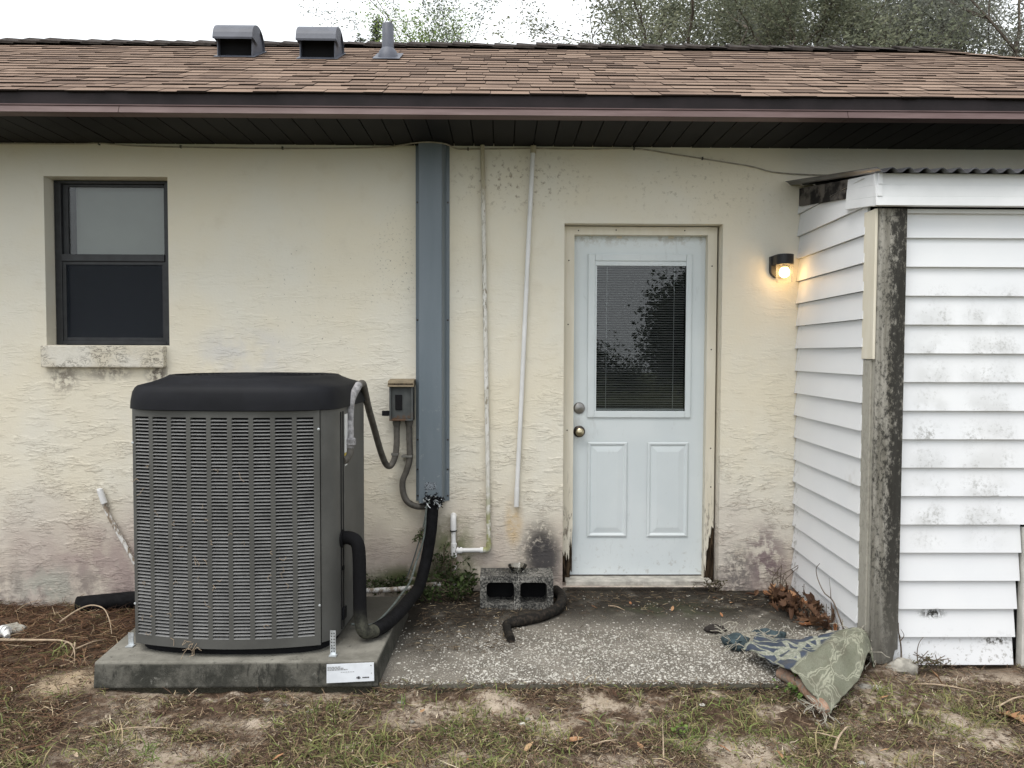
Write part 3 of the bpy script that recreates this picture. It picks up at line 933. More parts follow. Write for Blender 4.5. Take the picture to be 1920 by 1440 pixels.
MB().box(0.400, 1.300, 0.02, 0.14, -0.002, 0.030).build('threshold', 'threshold', house, bevel=0.006)
MB().box(0.378, 1.332, -0.012, 0.10, -0.05, -0.003).build('concrete_step', 'patio', house, bevel=0.008)

# soffit boards ------------------------------------------------------------------
sfm = None
for i in range(84):
    xx = -5.0 + i * 0.118
    if sfm is None:
        b = MB().box(0, 0.112, -0.565, 0.0, 2.656, 2.668)
        o = b.build('soffit_board', 'soffit', house, loc=(0, 0, 0))
        sfm = o
        o.location.x = xx
    else:
        o = sfm.copy()
        COL.objects.link(o)
        o.location = (xx, 0, random.uniform(-0.001, 0.001))
MB().box(-5.5, 5.0, -0.56, 0.02, 2.672, 2.690).build('soffit_backing', 'black', house)
# fascia: dark board above a lighter slanted trim, in three lengths
MB().add([(-6, -0.626, 2.686), (5.24, -0.626, 2.686), (5.24, -0.630, 2.757), (-6, -0.630, 2.757), (-6, -0.55, 2.686), (5.24, -0.55, 2.686), (5.24, -0.621, 2.757), (-6, -0.621, 2.757)],
         [(0, 1, 2, 3), (4, 7, 6, 5), (0, 4, 5, 1), (3, 2, 6, 7), (0, 3, 7, 4), (1, 5, 6, 2)]).build('fascia_board', 'fascia_dark', house)
for a, b in ((-6, -1.965), (-1.962, 1.795), (1.798, 5.22)):
    MB().add([(a, -0.643, 2.648), (b, -0.643, 2.648), (b, -0.629, 2.684), (a, -0.629, 2.684), (a, -0.56, 2.648), (b, -0.56, 2.648), (b, -0.56, 2.684), (a, -0.56, 2.684)],
             [(0, 1, 2, 3), (4, 7, 6, 5), (0, 4, 5, 1), (3, 2, 6, 7), (0, 3, 7, 4), (1, 5, 6, 2)]).build('fascia_trim', 'fascia_trim', house)
MB().box(-6, 5.24, -0.634, -0.60, 2.6855, 2.691).build('fascia_lip', 'fascia_trim', house)

# roof -------------------------------------------------------------------------------
EY, EZ, RY, SL = -0.62, 2.762, 1.36, 0.5
RZ = EZ + SL * (RY - EY)
BX = 3.29 + (RY - EY)
BY = 2 * RY - EY
mb = MB()
top = [(-6, EY, EZ), (BX, EY, EZ), (3.29, RY, RZ), (-6, RY, RZ), (BX, BY, EZ), (-6, BY, EZ)]
bot = [(p[0], p[1], p[2] - 0.03) for p in top]
mb.add(top + bot, [(0, 1, 2, 3), (3, 2, 4, 5), (1, 4, 2), (9, 8, 7, 6), (11, 10, 8, 9), (8, 10, 7), (0, 6, 7, 1), (1, 7, 10, 4), (4, 10, 11, 5), (0, 3, 9, 6), (3, 5, 11, 9)])
roof = mb.build('roof', 'ridge', house)
th = math.atan(SL)
ca, sa = math.cos(th), math.sin(th)
EXPO = 0.118


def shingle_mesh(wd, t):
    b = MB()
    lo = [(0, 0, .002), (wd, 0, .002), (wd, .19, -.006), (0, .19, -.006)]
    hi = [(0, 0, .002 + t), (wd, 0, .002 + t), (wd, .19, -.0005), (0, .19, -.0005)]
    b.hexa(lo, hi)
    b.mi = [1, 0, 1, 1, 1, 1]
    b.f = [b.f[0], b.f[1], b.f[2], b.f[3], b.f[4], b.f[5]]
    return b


protos = {}
rest = MB()
rest_mi = []
count = 0
ROT = Matrix.Rotation(th, 4, 'X')
widths = (0.095, 0.12, 0.145, 0.17, 0.20, 0.235)
row = 0
s_ = -0.03
cand = []
while s_ < (RY - EY) / ca - 0.05:
    xx = -6 + random.uniform(-.2, 0)
    while True:
        wd = random.choice(widths)
        t = random.choice((0.0042, 0.0058, 0.0082))
        yy, zz = EY + s_ * ca, EZ + s_ * sa
        if xx + wd > BX - (yy - EY) - 0.02: break
        cand.append((row, xx, yy, zz, wd, t, random.uniform(-.006, .006)))
        xx += wd + 0.003
    s_ += EXPO
    row += 1
near = [c for c in cand if abs(c[1]) < 2.85]
near.sort(key=lambda c: (c[0], abs(c[1])))
near_set = set(near[:300])
for c in cand:
    row_, xx, yy, zz, wd, t, js = c
    if c in near_set:
        key = (wd, t)
        if key not in protos:
            b = shingle_mesh(wd, t)
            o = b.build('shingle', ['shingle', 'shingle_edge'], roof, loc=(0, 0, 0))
            protos[key] = o
        else:
            o = protos[key].copy()
            COL.objects.link(o)
        o.matrix_local = Matrix.Translation((xx, yy + js * ca, zz + js * sa)) @ ROT @ Matrix.Rotation(random.uniform(-.012, .012), 4, 'Z')
    else:
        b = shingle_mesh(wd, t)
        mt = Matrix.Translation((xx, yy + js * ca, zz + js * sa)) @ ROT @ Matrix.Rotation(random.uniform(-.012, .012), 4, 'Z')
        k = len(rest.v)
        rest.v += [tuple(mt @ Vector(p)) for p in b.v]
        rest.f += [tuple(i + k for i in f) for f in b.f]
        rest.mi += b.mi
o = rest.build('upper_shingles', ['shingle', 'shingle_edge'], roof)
o['kind'] = 'stuff'
# ridge cap: overlapping bent tabs along ridge and right hip
mb = MB()
xx = -6.0
while xx < 3.25:
    L = 0.16 + random.uniform(-.01, .01)
    hh = 0.012 + random.uniform(0, .010)
    mb.hexa([(xx, RY - .14, RZ - .055 + hh), (xx + .30, RY - .14, RZ - .068 + hh), (xx + .30, RY, RZ + hh - .008), (xx, RY, RZ + .012 + hh)],
            [(xx, RY - .14, RZ - .045 + hh), (xx + .30, RY - .14, RZ - .058 + hh), (xx + .30, RY, RZ + hh + .004), (xx, RY, RZ + .026 + hh)])
    mb.hexa([(xx, RY, RZ + .012 + hh), (xx + .30, RY, RZ + hh - .008), (xx + .30, RY + .14, RZ - .068 + hh), (xx, RY + .14, RZ - .055 + hh)],
            [(xx, RY, RZ + .026 + hh), (xx + .30, RY, RZ + hh + .004), (xx + .30, RY + .14, RZ - .058 + hh), (xx, RY + .14, RZ - .045 + hh)])
    xx += L
mb.build('ridge_cap', 'ridge', roof)
mb = MB()
for k in range(14):
    a = k / 14
    b_ = a + 0.10
    pa = Vector((3.29 + a * 1.98, RY - a * 1.98, RZ - a * 0.99 + .012))
    pb = Vector((3.29 + b_ * 1.98, RY - b_ * 1.98, RZ - b_ * 0.99 + .020))
    sd_ = Vector((0.09, 0.09, -0.040))
    sd2 = Vector((-0.09, -0.09, -0.040))
    for q in (sd_, sd2):
        mb.add([pa, pb, pb + q, pa + q], [(0, 1, 2, 3)])
mb.build('hip_cap', 'shingle', roof)


def roof_vent(xc, yb, label):
    zb = EZ + SL * (yb - EY)
    W2 = 0.118
    vt = MB()
    D = 0.20
    zr = zb + SL * D
    # flashing
    fl = Matrix.Translation((xc, yb - 0.03, zb + 0.012 - SL * 0.03)) @ ROT
    vs = [fl @ Vector(p) for p in ((-W2 - .02, .012, -.002), (W2 + .02, .012, -.002), (W2 + .02, .34, -.002), (-W2 - .02, .34, -.002), (-W2 - .02, .012, .001), (W2 + .02, .012, .001), (W2 + .02, .34, .001), (-W2 - .02, .34, .001))]
    base = MB().hexa(vs[:4], vs[4:]).build('roof_vent', 'vent', house)
    base['label'] = label
    # side cheeks
    prof = [(yb, zb), (yb + .235, zb + .235 * SL), (yb + .235, zb + .15)]
    ctr = (yb + 0.115, zb + 0.135)
    prof = [(yb + .005, zb + .0), (yb + .005, zb + 0.135)]
    prof += [(ctr[0] + 0.125 * math.cos(a), ctr[1] + 0.105 * math.sin(a)) for a in np.linspace(math.pi, 0, 12)][1:]
    prof += [(yb + .245, zb + .09)]
    for sgn in (-1, 1):
        b = MB()
        k = len(prof)
        vs = [(xc + sgn * W2, p[0], p[1]) for p in prof] + [(xc + sgn * (W2 - .006), p[0], p[1]) for p in prof]
        fs = [tuple(range(k)), tuple(range(2 * k - 1, k - 1, -1))] + [(i, (i + 1) % k, (i + 1) % k + k, i + k) for i in range(k)]
        b.add(vs, fs).build('vent_cheek', 'vent', base)
    # rounded hood, overhanging the mouth
    arc = [(yb - 0.045, zb + 0.125)] + [(ctr[0] + 0.135 * math.cos(a) - 0.02 * max(0, -math.cos(a)), ctr[1] + 0.115 * math.sin(a)) for a in np.linspace(math.pi * 0.93, 0, 14)] + [(yb + .25, zb + .10)]
    b = MB()
    for (p, q) in zip(arc[:-1], arc[1:]):
        b.add([(xc - W2 - .014, *p), (xc + W2 + .014, *p), (xc + W2 + .014, *q), (xc - W2 - .014, *q)], [(0, 1, 2, 3)])
    # lip and inner skin
    b.add([(xc - W2 - .014, yb - .045, zb + .125), (xc + W2 + .014, yb - .045, zb + .125), (xc + W2 + .014, yb - .041, zb + .113), (xc - W2 - .014, yb - .041, zb + .113)], [(0, 1, 2, 3)])
    for sgn in (-1, 1):
        cap = [(xc + sgn * (W2 + .014), *p) for p in arc[:9]] + [(xc + sgn * (W2 + .014), yb + .10, zb + .12)]
        b.add(cap, [tuple(range(len(cap)))])
    b.build('vent_hood', 'vent', base, smooth=True)
    MB().add([(xc - W2 + .006, yb + .05, zb + .02), (xc + W2 - .006, yb + .05, zb + .02), (xc + W2 - .006, yb + .05, zb + .19), (xc - W2 + .006, yb + .05, zb + .19)], [(0, 1, 2, 3)]).build('vent_throat', 'black', base)
    # small sheet below the mouth
    return base


roof_vent(-1.80, 0.66, 'left of the two hooded grey roof vents')
roof_vent(-1.232, 0.60, 'right of the two hooded grey roof vents, next to the pipe')
zb = EZ + SL * (0.66 - EY)
vp = MB().lathe((-0.775, 0.70, zb + .02), [(0.074, -.05), (0.071, .0), (0.060, .045), (0.044, .065)], 24).build('vent_pipe', 'vent', house, smooth=True)
MB().lathe((-0.775, 0.70, zb + .02), [(0.040, .02), (0.040, .222), (0.034, .232), (0.030, .20)], 24).build('pipe_stack', 'vent', vp, smooth=True)
fl = Matrix.Translation((-0.775, 0.55, zb - .05)) @ ROT
vs = [fl @ Vector(p) for p in ((-.09, .05, .008), (.09, .05, .008), (.09, .32, .012), (-.09, .32, .012), (-.09, .05, .010), (.09, .05, .010), (.09, .32, .014), (-.09, .32, .014))]
MB().hexa(vs[:4], vs[4:]).build('pipe_flashing', 'vent', vp)

# ================================================================== SHED (lean-to at the right)
shed = thing('shed', (1.75, -1.05, -0.05), 'white vinyl-sided lean-to shed with mildewed corner post and corrugated roof', 'shed')
SIDE0, SIDE1 = Vector((1.798, -0.002, 0)), Vector((1.752, -0.985, 0))


def roof_under(yy):
    return 2.432 + 0.160 * yy


MB().add([(1.83, -0.02, -.1), (1.80, -0.95, -.1), (1.80, -0.95, 2.2), (1.83, -0.02, 2.35), (1.84, -0.02, -.1), (1.81, -0.95, -.1), (1.81, -0.95, 2.2), (1.84, -0.02, 2.35)],
         [(0, 1, 2, 3), (4, 7, 6, 5), (0, 3, 7, 4), (1, 5, 6, 2), (0, 4, 5, 1), (3, 2, 6, 7)]).build('side_wall', 'black', shed)
MB().box(1.81, 4.4, -1.02, -1.0, 0.0, 2.2).build('front_wall', 'black', shed)
MB().box(4.38, 4.4, -1.0, 0.0, -0.05, 2.3).build('far_wall', 'siding', shed)
k = -1
for i in range(-1, 18):
    z0 = 0.112 + 0.1345 * i
    z1 = z0 + 0.1345
    if z0 > 2.33: break
    pts = []
    bulge_lo, bulge_hi = 0.020, 0.002
    a0, a1 = SIDE0, SIDE1
    zlim0, zlim1 = roof_under(-0.0) - .01, roof_under(-0.98) - .01
    if i == -1:
        z0a, z0b = z0 + .03, -0.045
    else:
        z0a = z0b = z0
    t0, t1 = min(z1, zlim0), min(z1, zlim1)
    if t1 <= z0b + .02:
        frac = max(0.15, (zlim0 - z0) / max(1e-3, zlim0 - zlim1))
        a1 = SIDE0.lerp(SIDE1, min(1, frac))
        t1 = z0b + .004
    nrm = Vector((-1, 0.05, 0)).normalized()
    jl = random.uniform(-.0015, .0015)
    b = MB()
    L0, L1 = a0 + nrm * (bulge_lo + jl), a1 + nrm * (bulge_lo + jl)
    H0, H1 = a0 + nrm * bulge_hi, a1 + nrm * bulge_hi
    b.hexa([(L0.x, L0.y, z0a), (L1.x, L1.y, z0b), (a1.x + .01, a1.y, z0b + .004), (a0.x + .01, a0.y, z0a + .004)],
           [(H0.x, H0.y, t0), (H1.x, H1.y, t1), (a1.x + .01, a1.y, t1), (a0.x + .01, a0.y, t0)])
    b.build('siding_board', 'siding', shed, bevel=0.0015)
for i in range(16):
    z0 = -0.063 + 0.1355 * i
    x1 = 4.4 if i > 4 else (2.462, 2.466, 2.472, 2.482, 2.486)[i]
    jl = random.uniform(-.002, .002)
    yb_ = -1.062 + jl
    MB().hexa([(1.815, yb_, z0), (x1, yb_, z0), (x1, -1.02, z0 + .003), (1.815, -1.02, z0 + .003)],
              [(1.815, -1.044, z0 + .138), (x1, -1.044, z0 + .138), (x1, -1.02, z0 + .138), (1.815, -1.02, z0 + .138)]).build('siding_board', 'siding', shed, bevel=0.0015)
MB().box(1.815, 4.4, -1.070, -1.03, 2.084, 2.102).build('siding_trim', 'fascia_white', shed)
MB().box(2.492, 2.512, -1.075, -1.03, -0.075, 0.60).build('door_edge_trim', 'corner', shed, bevel=0.003)
MB().box(2.520, 4.3, -1.080, -1.04, -0.05, 0.612).build('lower_panel', 'siding', shed)
# corner post
pm = MB().prism([(1.752, -0.035), (1.80, -0.048), (1.86, -0.040), (1.872, 0.02), (1.885, 0.025), (1.885, 2.10), (1.752, 2.10)], -1.095, -0.985)
post = pm.build('corner_post', 'post', shed, bevel=0.004)
MB().box(1.738, 1.751, -1.088, -0.972, 1.40, 2.10).build('post_trim', 'trim', post, bevel=0.003)
MB().box(1.742, 1.7515, -1.060, -0.978, -0.03, 1.395).build('post_trim', 'post', post, bevel=0.002)
# fascia with three laps, front and left return
mb = MB()
for (z0, z1, yo) in ((2.108, 2.150, -1.122), (2.150, 2.205, -1.115), (2.205, 2.258, -1.108)):
    mb.hexa([(1.722, yo - .006, z0), (4.42, yo - .006, z0), (4.42, -1.09, z0), (1.722, -1.09, z0)], [(1.722, yo, z1), (4.42, yo, z1), (4.42, -1.09, z1), (1.722, -1.09, z1)])
mb.build('fascia', 'fascia_white', shed, bevel=0.0015)
mb = MB()
for (z0, z1, xo) in ((2.108, 2.150, 1.722), (2.150, 2.205, 1.727), (2.205, 2.258, 1.732)):
    e = 0.04
    mb.hexa([(xo, -1.126, z0), (1.752, -1.126, z0), (1.752, -0.79, z0 + e), (xo, -0.79, z0 + e)], [(xo + .004, -1.122, z1), (1.752, -1.122, z1), (1.752, -0.79, z1 + e), (xo + .004, -0.79, z1 + e)])
mb.build('fascia_return', 'fascia_white', shed, bevel=0.0015)
mb = MB()
mb.hexa([(1.742, -0.80, 2.205), (1.775, -0.80, 2.205), (1.800, -0.06, 2.300), (1.765, -0.06, 2.300)], [(1.742, -0.80, 2.300), (1.775, -0.80, 2.300), (1.800, -0.06, 2.405), (1.765, -0.06, 2.405)])
mb.build('roof_beam', 'beam', shed, bevel=0.003)
mb = MB()
nxs = 260
for j in range(nxs):
    pass
xs = np.linspace(1.700, 4.46, 296)
prof = 0.011 * np.cos((xs - 1.70) / 0.0762 * 2 * np.pi)
ring = []
for (yy, zz) in ((-1.165, 2.262), (-0.01, 2.447)):
    for dzz in (0, -0.0022):
        ring.append([(float(a), yy, float(zz + p + dzz)) for a, p in zip(xs, prof)])
vs = ring[0] + ring[1] + ring[2] + ring[3]
K = len(xs)
fs = []
for i in range(K - 1):
    fs += [(i, i + 1, 2 * K + i + 1, 2 * K + i), (K + i, 3 * K + i, 3 * K + i + 1, K + i + 1), (i, K + i, K + i + 1, i + 1), (2 * K + i, 2 * K + i + 1, 3 * K + i + 1, 3 * K + i)]
fs += [(0, 2 * K, 3 * K, K), (K - 1, 2 * K - 1, 4 * K - 1, 3 * K - 1)]
MB().add(vs, fs).build('corrugated_sheet', 'corrugated', shed, smooth=True)

# ================================================================== PATIO
patio_poly = [(-0.55, -1.352), (0.2, -1.360), (0.9, -1.358), (1.62, -1.350)]
mb = MB()
front = []
for i in range(60):
    xx = -0.55 + (1.745 + 0.55) * i / 59
    front.append((xx, -1.356 + 0.012 * (fbm(np.array(xx * 6), np.array(0.3)) - 0.5) * 2 + (1.1 * max(0, xx - 1.40))))
tp = [(a, float(b), -0.030) for a, b in front]
ed = [(a, float(b) - 0.008, -0.040) for a, b in front]
bt = [(a, float(b) - 0.008, -0.16) for a, b in front]
bk = [(a, -0.001, -0.024) for a, b in front]
K = len(front)
vs = tp + ed + bt + bk
fs = []
for i in range(K - 1):
    fs += [(i, i + 1, 3 * K + i + 1, 3 * K + i), (K + i, K + i + 1, i + 1, i), (2 * K + i, 2 * K + i + 1, K + i + 1, K + i)]
patio = MB().add(vs, fs).build('patio', 'patio')
tag(patio, 'grey exposed-aggregate concrete slab before the door', kind='structure')
# exposed shell pebbles
ico = bmesh.new()
bmesh.ops.create_icosphere(ico, subdivisions=1, radius=1)
IV = np.array([v.co for v in ico.verts])
IF = np.array([[v.index for v in f.verts] for f in ico.faces])
ico.free()


def scatter_blobs(name, pts, size, flat, mats, parent=None):
    k = len(pts)
    ang = rng.uniform(0, 2 * np.pi, k)
    size = size * np.exp(rng.normal(0, .32, k))
    sx = size * rng.uniform(0.7, 1.5, k)
    sy = size * rng.uniform(0.6, 1.1, k)
    sz = size * flat * rng.uniform(0.7, 1.3, k)
    v = IV[None] * (1 + rng.uniform(-.18, .18, (k, len(IV), 1)))
    vx, vy, vz = v[..., 0] * sx[:, None], v[..., 1] * sy[:, None], v[..., 2] * sz[:, None]
    c, s = np.cos(ang)[:, None], np.sin(ang)[:, None]
    out = np.stack([vx * c - vy * s, vx * s + vy * c, vz], -1) + pts[:, None, :]
    f = (IF[None] + (np.arange(k) * len(IV))[:, None, None]).reshape(-1, 3)
    return array_mesh(name, out.reshape(-1, 3), f, mats, parent=parent)


k = 42000
px = rng.uniform(-0.53, 1.72, k)
py = rng.uniform(-1.352, -0.1, k)
d = fbm(px * 4, py * 4)
keep_p = sstep(-py, 0.52, 0.95) * (1 - 0.88 * (1 - sstep(px, -0.38, 0.10)) * (1 - sstep(-py, 1.02, 1.28)))
keep_p = keep_p * sstep(d, 0.18, 0.46) * 0.62 + 0.012
keep_p *= 1 + 0.9 * sstep(-py, 1.22, 1.34)
kp = (rng.random(k) < keep_p) & (py > -1.352 + 1.1 * np.maximum(0, px - 1.40))
pts = np.stack([px[kp], py[kp], np.full(kp.sum(), -0.0285) + 0.006 * (py[kp] + 1.35) / 1.35], -1)
pb = scatter_blobs('pebbles', pts, 0.0037, 0.55, 'pebble', patio)
pb['kind'] = 'stuff'

# ================================================================== EQUIPMENT PAD
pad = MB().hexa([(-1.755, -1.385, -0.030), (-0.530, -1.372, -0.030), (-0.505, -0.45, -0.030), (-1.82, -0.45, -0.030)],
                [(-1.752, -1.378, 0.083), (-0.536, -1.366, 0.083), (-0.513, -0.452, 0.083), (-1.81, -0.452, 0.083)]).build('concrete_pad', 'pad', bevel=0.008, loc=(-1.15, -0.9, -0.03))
tag(pad, 'thick grey concrete pad with mould stains under the air conditioner', 'concrete pad')
MB().hexa([(-1.70, -1.36, -0.20), (-0.56, -1.345, -0.20), (-0.56, -0.5, -0.20), (-1.70, -0.5, -0.20)], [(-1.70, -1.36, -0.034), (-0.56, -1.345, -0.034), (-0.56, -0.5, -0.034), (-1.70, -0.5, -0.034)]).build('footing', 'patio', pad)
nt = thing('notice_plate', (-0.648, -1.372, 0.035), 'white printed plastic notice fixed to the front edge of the concrete pad', 'notice')
bx = MB().hexa([(-0.751, -1.3855, -0.008), (-0.546, -1.3835, 0.001), (-0.546, -1.380, 0.001), (-0.751, -1.381, -0.008)], [(-0.751, -1.3820, 0.072), (-0.548, -1.3800, 0.080), (-0.548, -1.3765, 0.080), (-0.751, -1.3775, 0.072)])
bx.build('sheet', 'paper', nt)


def on_notice(u0, u1, v0, v1, m, nm):
    def q(u, v):
        xx = -0.751 + u * 0.2035
        return (xx, -1.3862 + u * .0020 + v * 0.0035 - .0008, -0.008 + u * 0.0085 + v * 0.080)
    MB().add([q(u0, v0), q(u1, v0), q(u1, v1), q(u0, v1)], [(0, 1, 2, 3)]).build(nm, m, nt)


for i in range(3):
    uu = 0.02
    vv = 0.83 - i * 0.075
    while uu < (0.30, 0.36, 0.42)[i]:
        L = random.uniform(0.02, 0.06)
        on_notice(uu, uu + L, vv, vv + 0.045, 'ink', 'printed_word')
        uu += L + 0.012
for uu in np.arange(0.30, 0.55, 0.05):
    on_notice(uu, uu + .035, 0.55, 0.575, 'ink', 'printed_word')
on_notice(0.635, 0.655, 0.19, 0.27, 'ink_dark', 'printed_emblem')
on_notice(0.660, 0.700, 0.16, 0.30, 'ink_dark', 'printed_emblem')
on_notice(0.705, 0.720, 0.19, 0.25, 'ink_dark', 'printed_emblem')
for a, b in ((0.76, 0.785), (0.79, 0.81), (0.815, 0.845), (0.85, 0.865), (0.87, 0.90)):
    on_notice(a, b, 0.19, 0.255, 'ink_dark', 'printed_word')
on_notice(0.93, 0.95, 0.83, 0.88, 'ink_dark', 'nail_hole')
on_notice(0.94, 0.96, 0.42, 0.46, 'ink', 'nail_hole')

# ================================================================== AIR CONDITIONER
AC_TURN = R(-2.0)
ac = thing('air_conditioner', (-1.19, -0.85, 0.083), 'large grey louvred outdoor air conditioner with black top on its concrete pad', 'air conditioner')
CX_, CY_ = -1.195, -0.870


def outline(a, b, n_exp, bulge, k=128):
    out = []
    for i in range(k):
        t = 2 * math.pi * i / k
        c_, s2 = math.cos(t), math.sin(t)
        xx = a * math.copysign(abs(c_) ** (2 / n_exp), c_)
        yy = b * math.copysign(abs(s2) ** (2 / n_exp), s2)
        if yy < 0: yy -= bulge * max(0, 1 - (xx / a) ** 2) * min(1, -yy / (b * .8))
        out.append((CX_ + xx, CY_ + yy))
    return out


def loft(rings, closed_top=True, closed_bot=True):
    b = MB()
    K = len(rings[0])
    vs, fs = [], []
    for r_ in rings: vs += r_
    for i in range(len(rings) - 1):
        for j in range(K):
            j2 = (j + 1) % K
            fs.append((i * K + j, i * K + j2, (i + 1) * K + j2, (i + 1) * K + j))
    if closed_bot: fs.append(tuple(range(K - 1, -1, -1)))
    if closed_top: fs.append(tuple((len(rings) - 1) * K + j for j in range(K)))
    return b.add(vs, fs)


def cab(inset=0.0):
    o_ = outline(0.470 - inset, 0.400 - inset, 7, 0.066)
    res = []
    for (xx, yy) in o_:
        if yy < CY_ - 0.3 and -1.612 < xx < -0.788:
            yy += 0.035
        res.append((xx, yy))
    return res


cabn = loft([[(p[0], p[1], z_) for p in cab()] for z_ in (0.128, 0.65, 1.176)])
cabn.build('cabinet', 'ac', ac, smooth=True)
loft([[(p[0], p[1], z_) for p in outline(0.44, 0.375, 7, 0.05)] for z_ in (0.085, 0.13)]).build('base_pan', 'coil', ac)
# curved front grille
AX, AY, AR = -1.200, 0.003, 1.338


def arc(deg, rad):
    a = R(deg)
    return (AX + rad * math.sin(a), AY - rad * math.cos(a))


def curved_band(b, d0, d1, z0, z1, r0, r1, steps):
    for i in range(steps):
        a, c_ = d0 + (d1 - d0) * i / steps, d0 + (d1 - d0) * (i + 1) / steps
        p = [arc(a, r1), arc(c_, r1), arc(c_, r0), arc(a, r0)]
        vs = [(*q, z0) for q in p] + [(*q, z1) for q in p]
        fs = [(3, 2, 1, 0), (4, 5, 6, 7), (0, 1, 5, 4), (2, 3, 7, 6)]
        if i == 0: fs.append((3, 0, 4, 7))
        if i == steps - 1: fs.append((1, 2, 6, 5))
        b.add(vs, fs)


D0, D1 = -18.15, 18.15
GZ0, GZ1 = 0.165, 1.138
pitch = (17.45 + 17.85) / 9
cols = [(-17.85 + pitch * i + pitch * 0.11, -17.85 + pitch * (i + 1) - pitch * 0.11) for i in range(9)]
b = MB()
curved_band(b, D0, D1, GZ1, 1.172, AR - .026, AR, 20)
curved_band(b, D0, D1, 0.122, GZ0, AR - .026, AR, 20)
edges = [D0] + [e for c_ in cols for e in c_] + [D1]
for i in range(0, len(edges), 2):
    curved_band(b, edges[i], edges[i + 1], GZ0, GZ1, AR - .026, AR, 2)
grille = b.build('front_grille', 'ac', ac)
b = MB()
curved_band(b, -17.9, 17.5, GZ0 - .01, GZ1 + .01, AR - .030, AR - .027, 20)
b.build('coil', 'coil', ac)
ROWS = 64
for (d0, d1) in cols:
    b = MB()
    for k in range(ROWS):
        zc = GZ0 + (k + 0.5) * (GZ1 - GZ0) / ROWS
        hp = (GZ1 - GZ0) / ROWS
        st = 2
        for i in range(st):
            a, c_ = d0 + (d1 - d0) * i / st, d0 + (d1 - d0) * (i + 1) / st
            lo0, lo1 = arc(a, AR + .0010), arc(c_, AR + .0010)
            hi0, hi1 = arc(a, AR - .011), arc(c_, AR - .011)
            za, zb_ = zc - hp * 0.40, zc - hp * 0.08
            vs = [(*lo0, za), (*lo1, za), (*hi1, zb_), (*hi0, zb_), (*lo0, za - .0014), (*lo1, za - .0014), (*hi1, zb_ - .0014), (*hi0, zb_ - .0014)]
            b.add(vs, [(0, 1, 2, 3), (7, 6, 5, 4), (0, 4, 5, 1)])
    o = b.build('louver_bank', 'louver', ac)
    o['kind'] = 'stuff'
for (dg, zz) in ((17.95, 1.085), (17.95, 0.30), (-18.1, 1.02), (-18.1, 0.30)):
    p = arc(dg, AR)
    MB().lathe((p[0], p[1], zz), [(0.006, 0), (0.005, 0.003), (0, 0.004)], 10, 'y', caps=False).build('screw', 'galv', ac)
b = MB()
for i in range(34):
    dg, zz = random.uniform(-17, 12), random.choice((random.uniform(.15, .75), random.uniform(.2, 1.1)))
    p = arc(dg, AR + .003)
    q = [Vector((p[0], p[1], zz))]
    for j in range(3): q.append(q[-1] + Vector((random.uniform(-.016, .016), random.uniform(-.002, .002), random.uniform(-.022, .016))))
    b.tube(q, 0.0009, 4)
for i in range(9):
    q = [Vector((-1.33 + random.uniform(-.02, .02), -1.335, 0.125 + random.uniform(0, .03)))]
    for j in range(3): q.append(q[-1] + Vector((random.uniform(-.022, .016), random.uniform(-.012, .0), random.uniform(-.026, .012))))
    b.tube(q, 0.0012, 4)
b.build('caught_straw', 'twig', ac)['kind'] = 'stuff'
# black top: bevelled rounded cap rising to a round rim, wire guard inside
K = 128
ci = []
for i in range(K):
    p = outline(0.470, 0.40, 7, 0.066)[i]
    q = math.atan2(p[1] - CY_, p[0] - CX_)
    ci.append(q)
# the rim is level with angle order of the outline
rim = lambda rad, z_, flat=0.0: [(CX_ + rad * math.cos(q), CY_ - 0.01 + rad * math.sin(q) * 0.97, z_) for q in ci]
oc = lambda inset, z_: [(p[0], p[1], z_) for p in outline(0.482 - inset, 0.412 - inset, 6.5, 0.068)]
mixr = lambda A, B, t: [tuple(a + (b - a) * t for a, b in zip(p, q)) for p, q in zip(A, B)]
rings = [oc(0.012, 1.166), oc(0.0, 1.170), oc(0.002, 1.205), oc(0.008, 1.243), oc(0.016, 1.262), oc(0.026, 1.272)]
rings.append(mixr(oc(0.04, 1.284), rim(0.41, 1.290), 0.35))
rings.append(mixr(oc(0.05, 1.296), rim(0.40, 1.306), 0.75))
rings += [rim(0.394, 1.316), rim(0.386, 1.316), rim(0.384, 1.307), rim(0.382, 1.20)]
loft(rings, closed_top=False, closed_bot=False).build('top_cap', 'cap', ac, smooth=True)
MB().lathe((CX_, CY_ - .01, 1.19), [(0.39, 0), (0.02, 0.0)], 48).build('fan_well', 'coil', ac)
b = MB()
for k in range(1, 15):
    rad = 0.385 * k / 14
    b.tube([(CX_ + rad * math.cos(q), CY_ - .01 + rad * math.sin(q), 1.306 + 0.014 * (1 - (rad / .385) ** 2)) for q in np.linspace(0, 2 * math.pi, 49)], 0.0032, 5, caps=False)
for k in range(8):
    q = k * math.pi / 4 + .2
    b.tube([(CX_ + 0.03 * math.cos(q), CY_ - .01 + 0.03 * math.sin(q), 1.315), (CX_ + .2 * math.cos(q), CY_ - .01 + .2 * math.sin(q), 1.312), (CX_ + .387 * math.cos(q), CY_ - .01 + .387 * math.sin(q), 1.303)], 0.004, 5)
b.build('fan_guard', 'cap', ac, smooth=True)
b = MB()
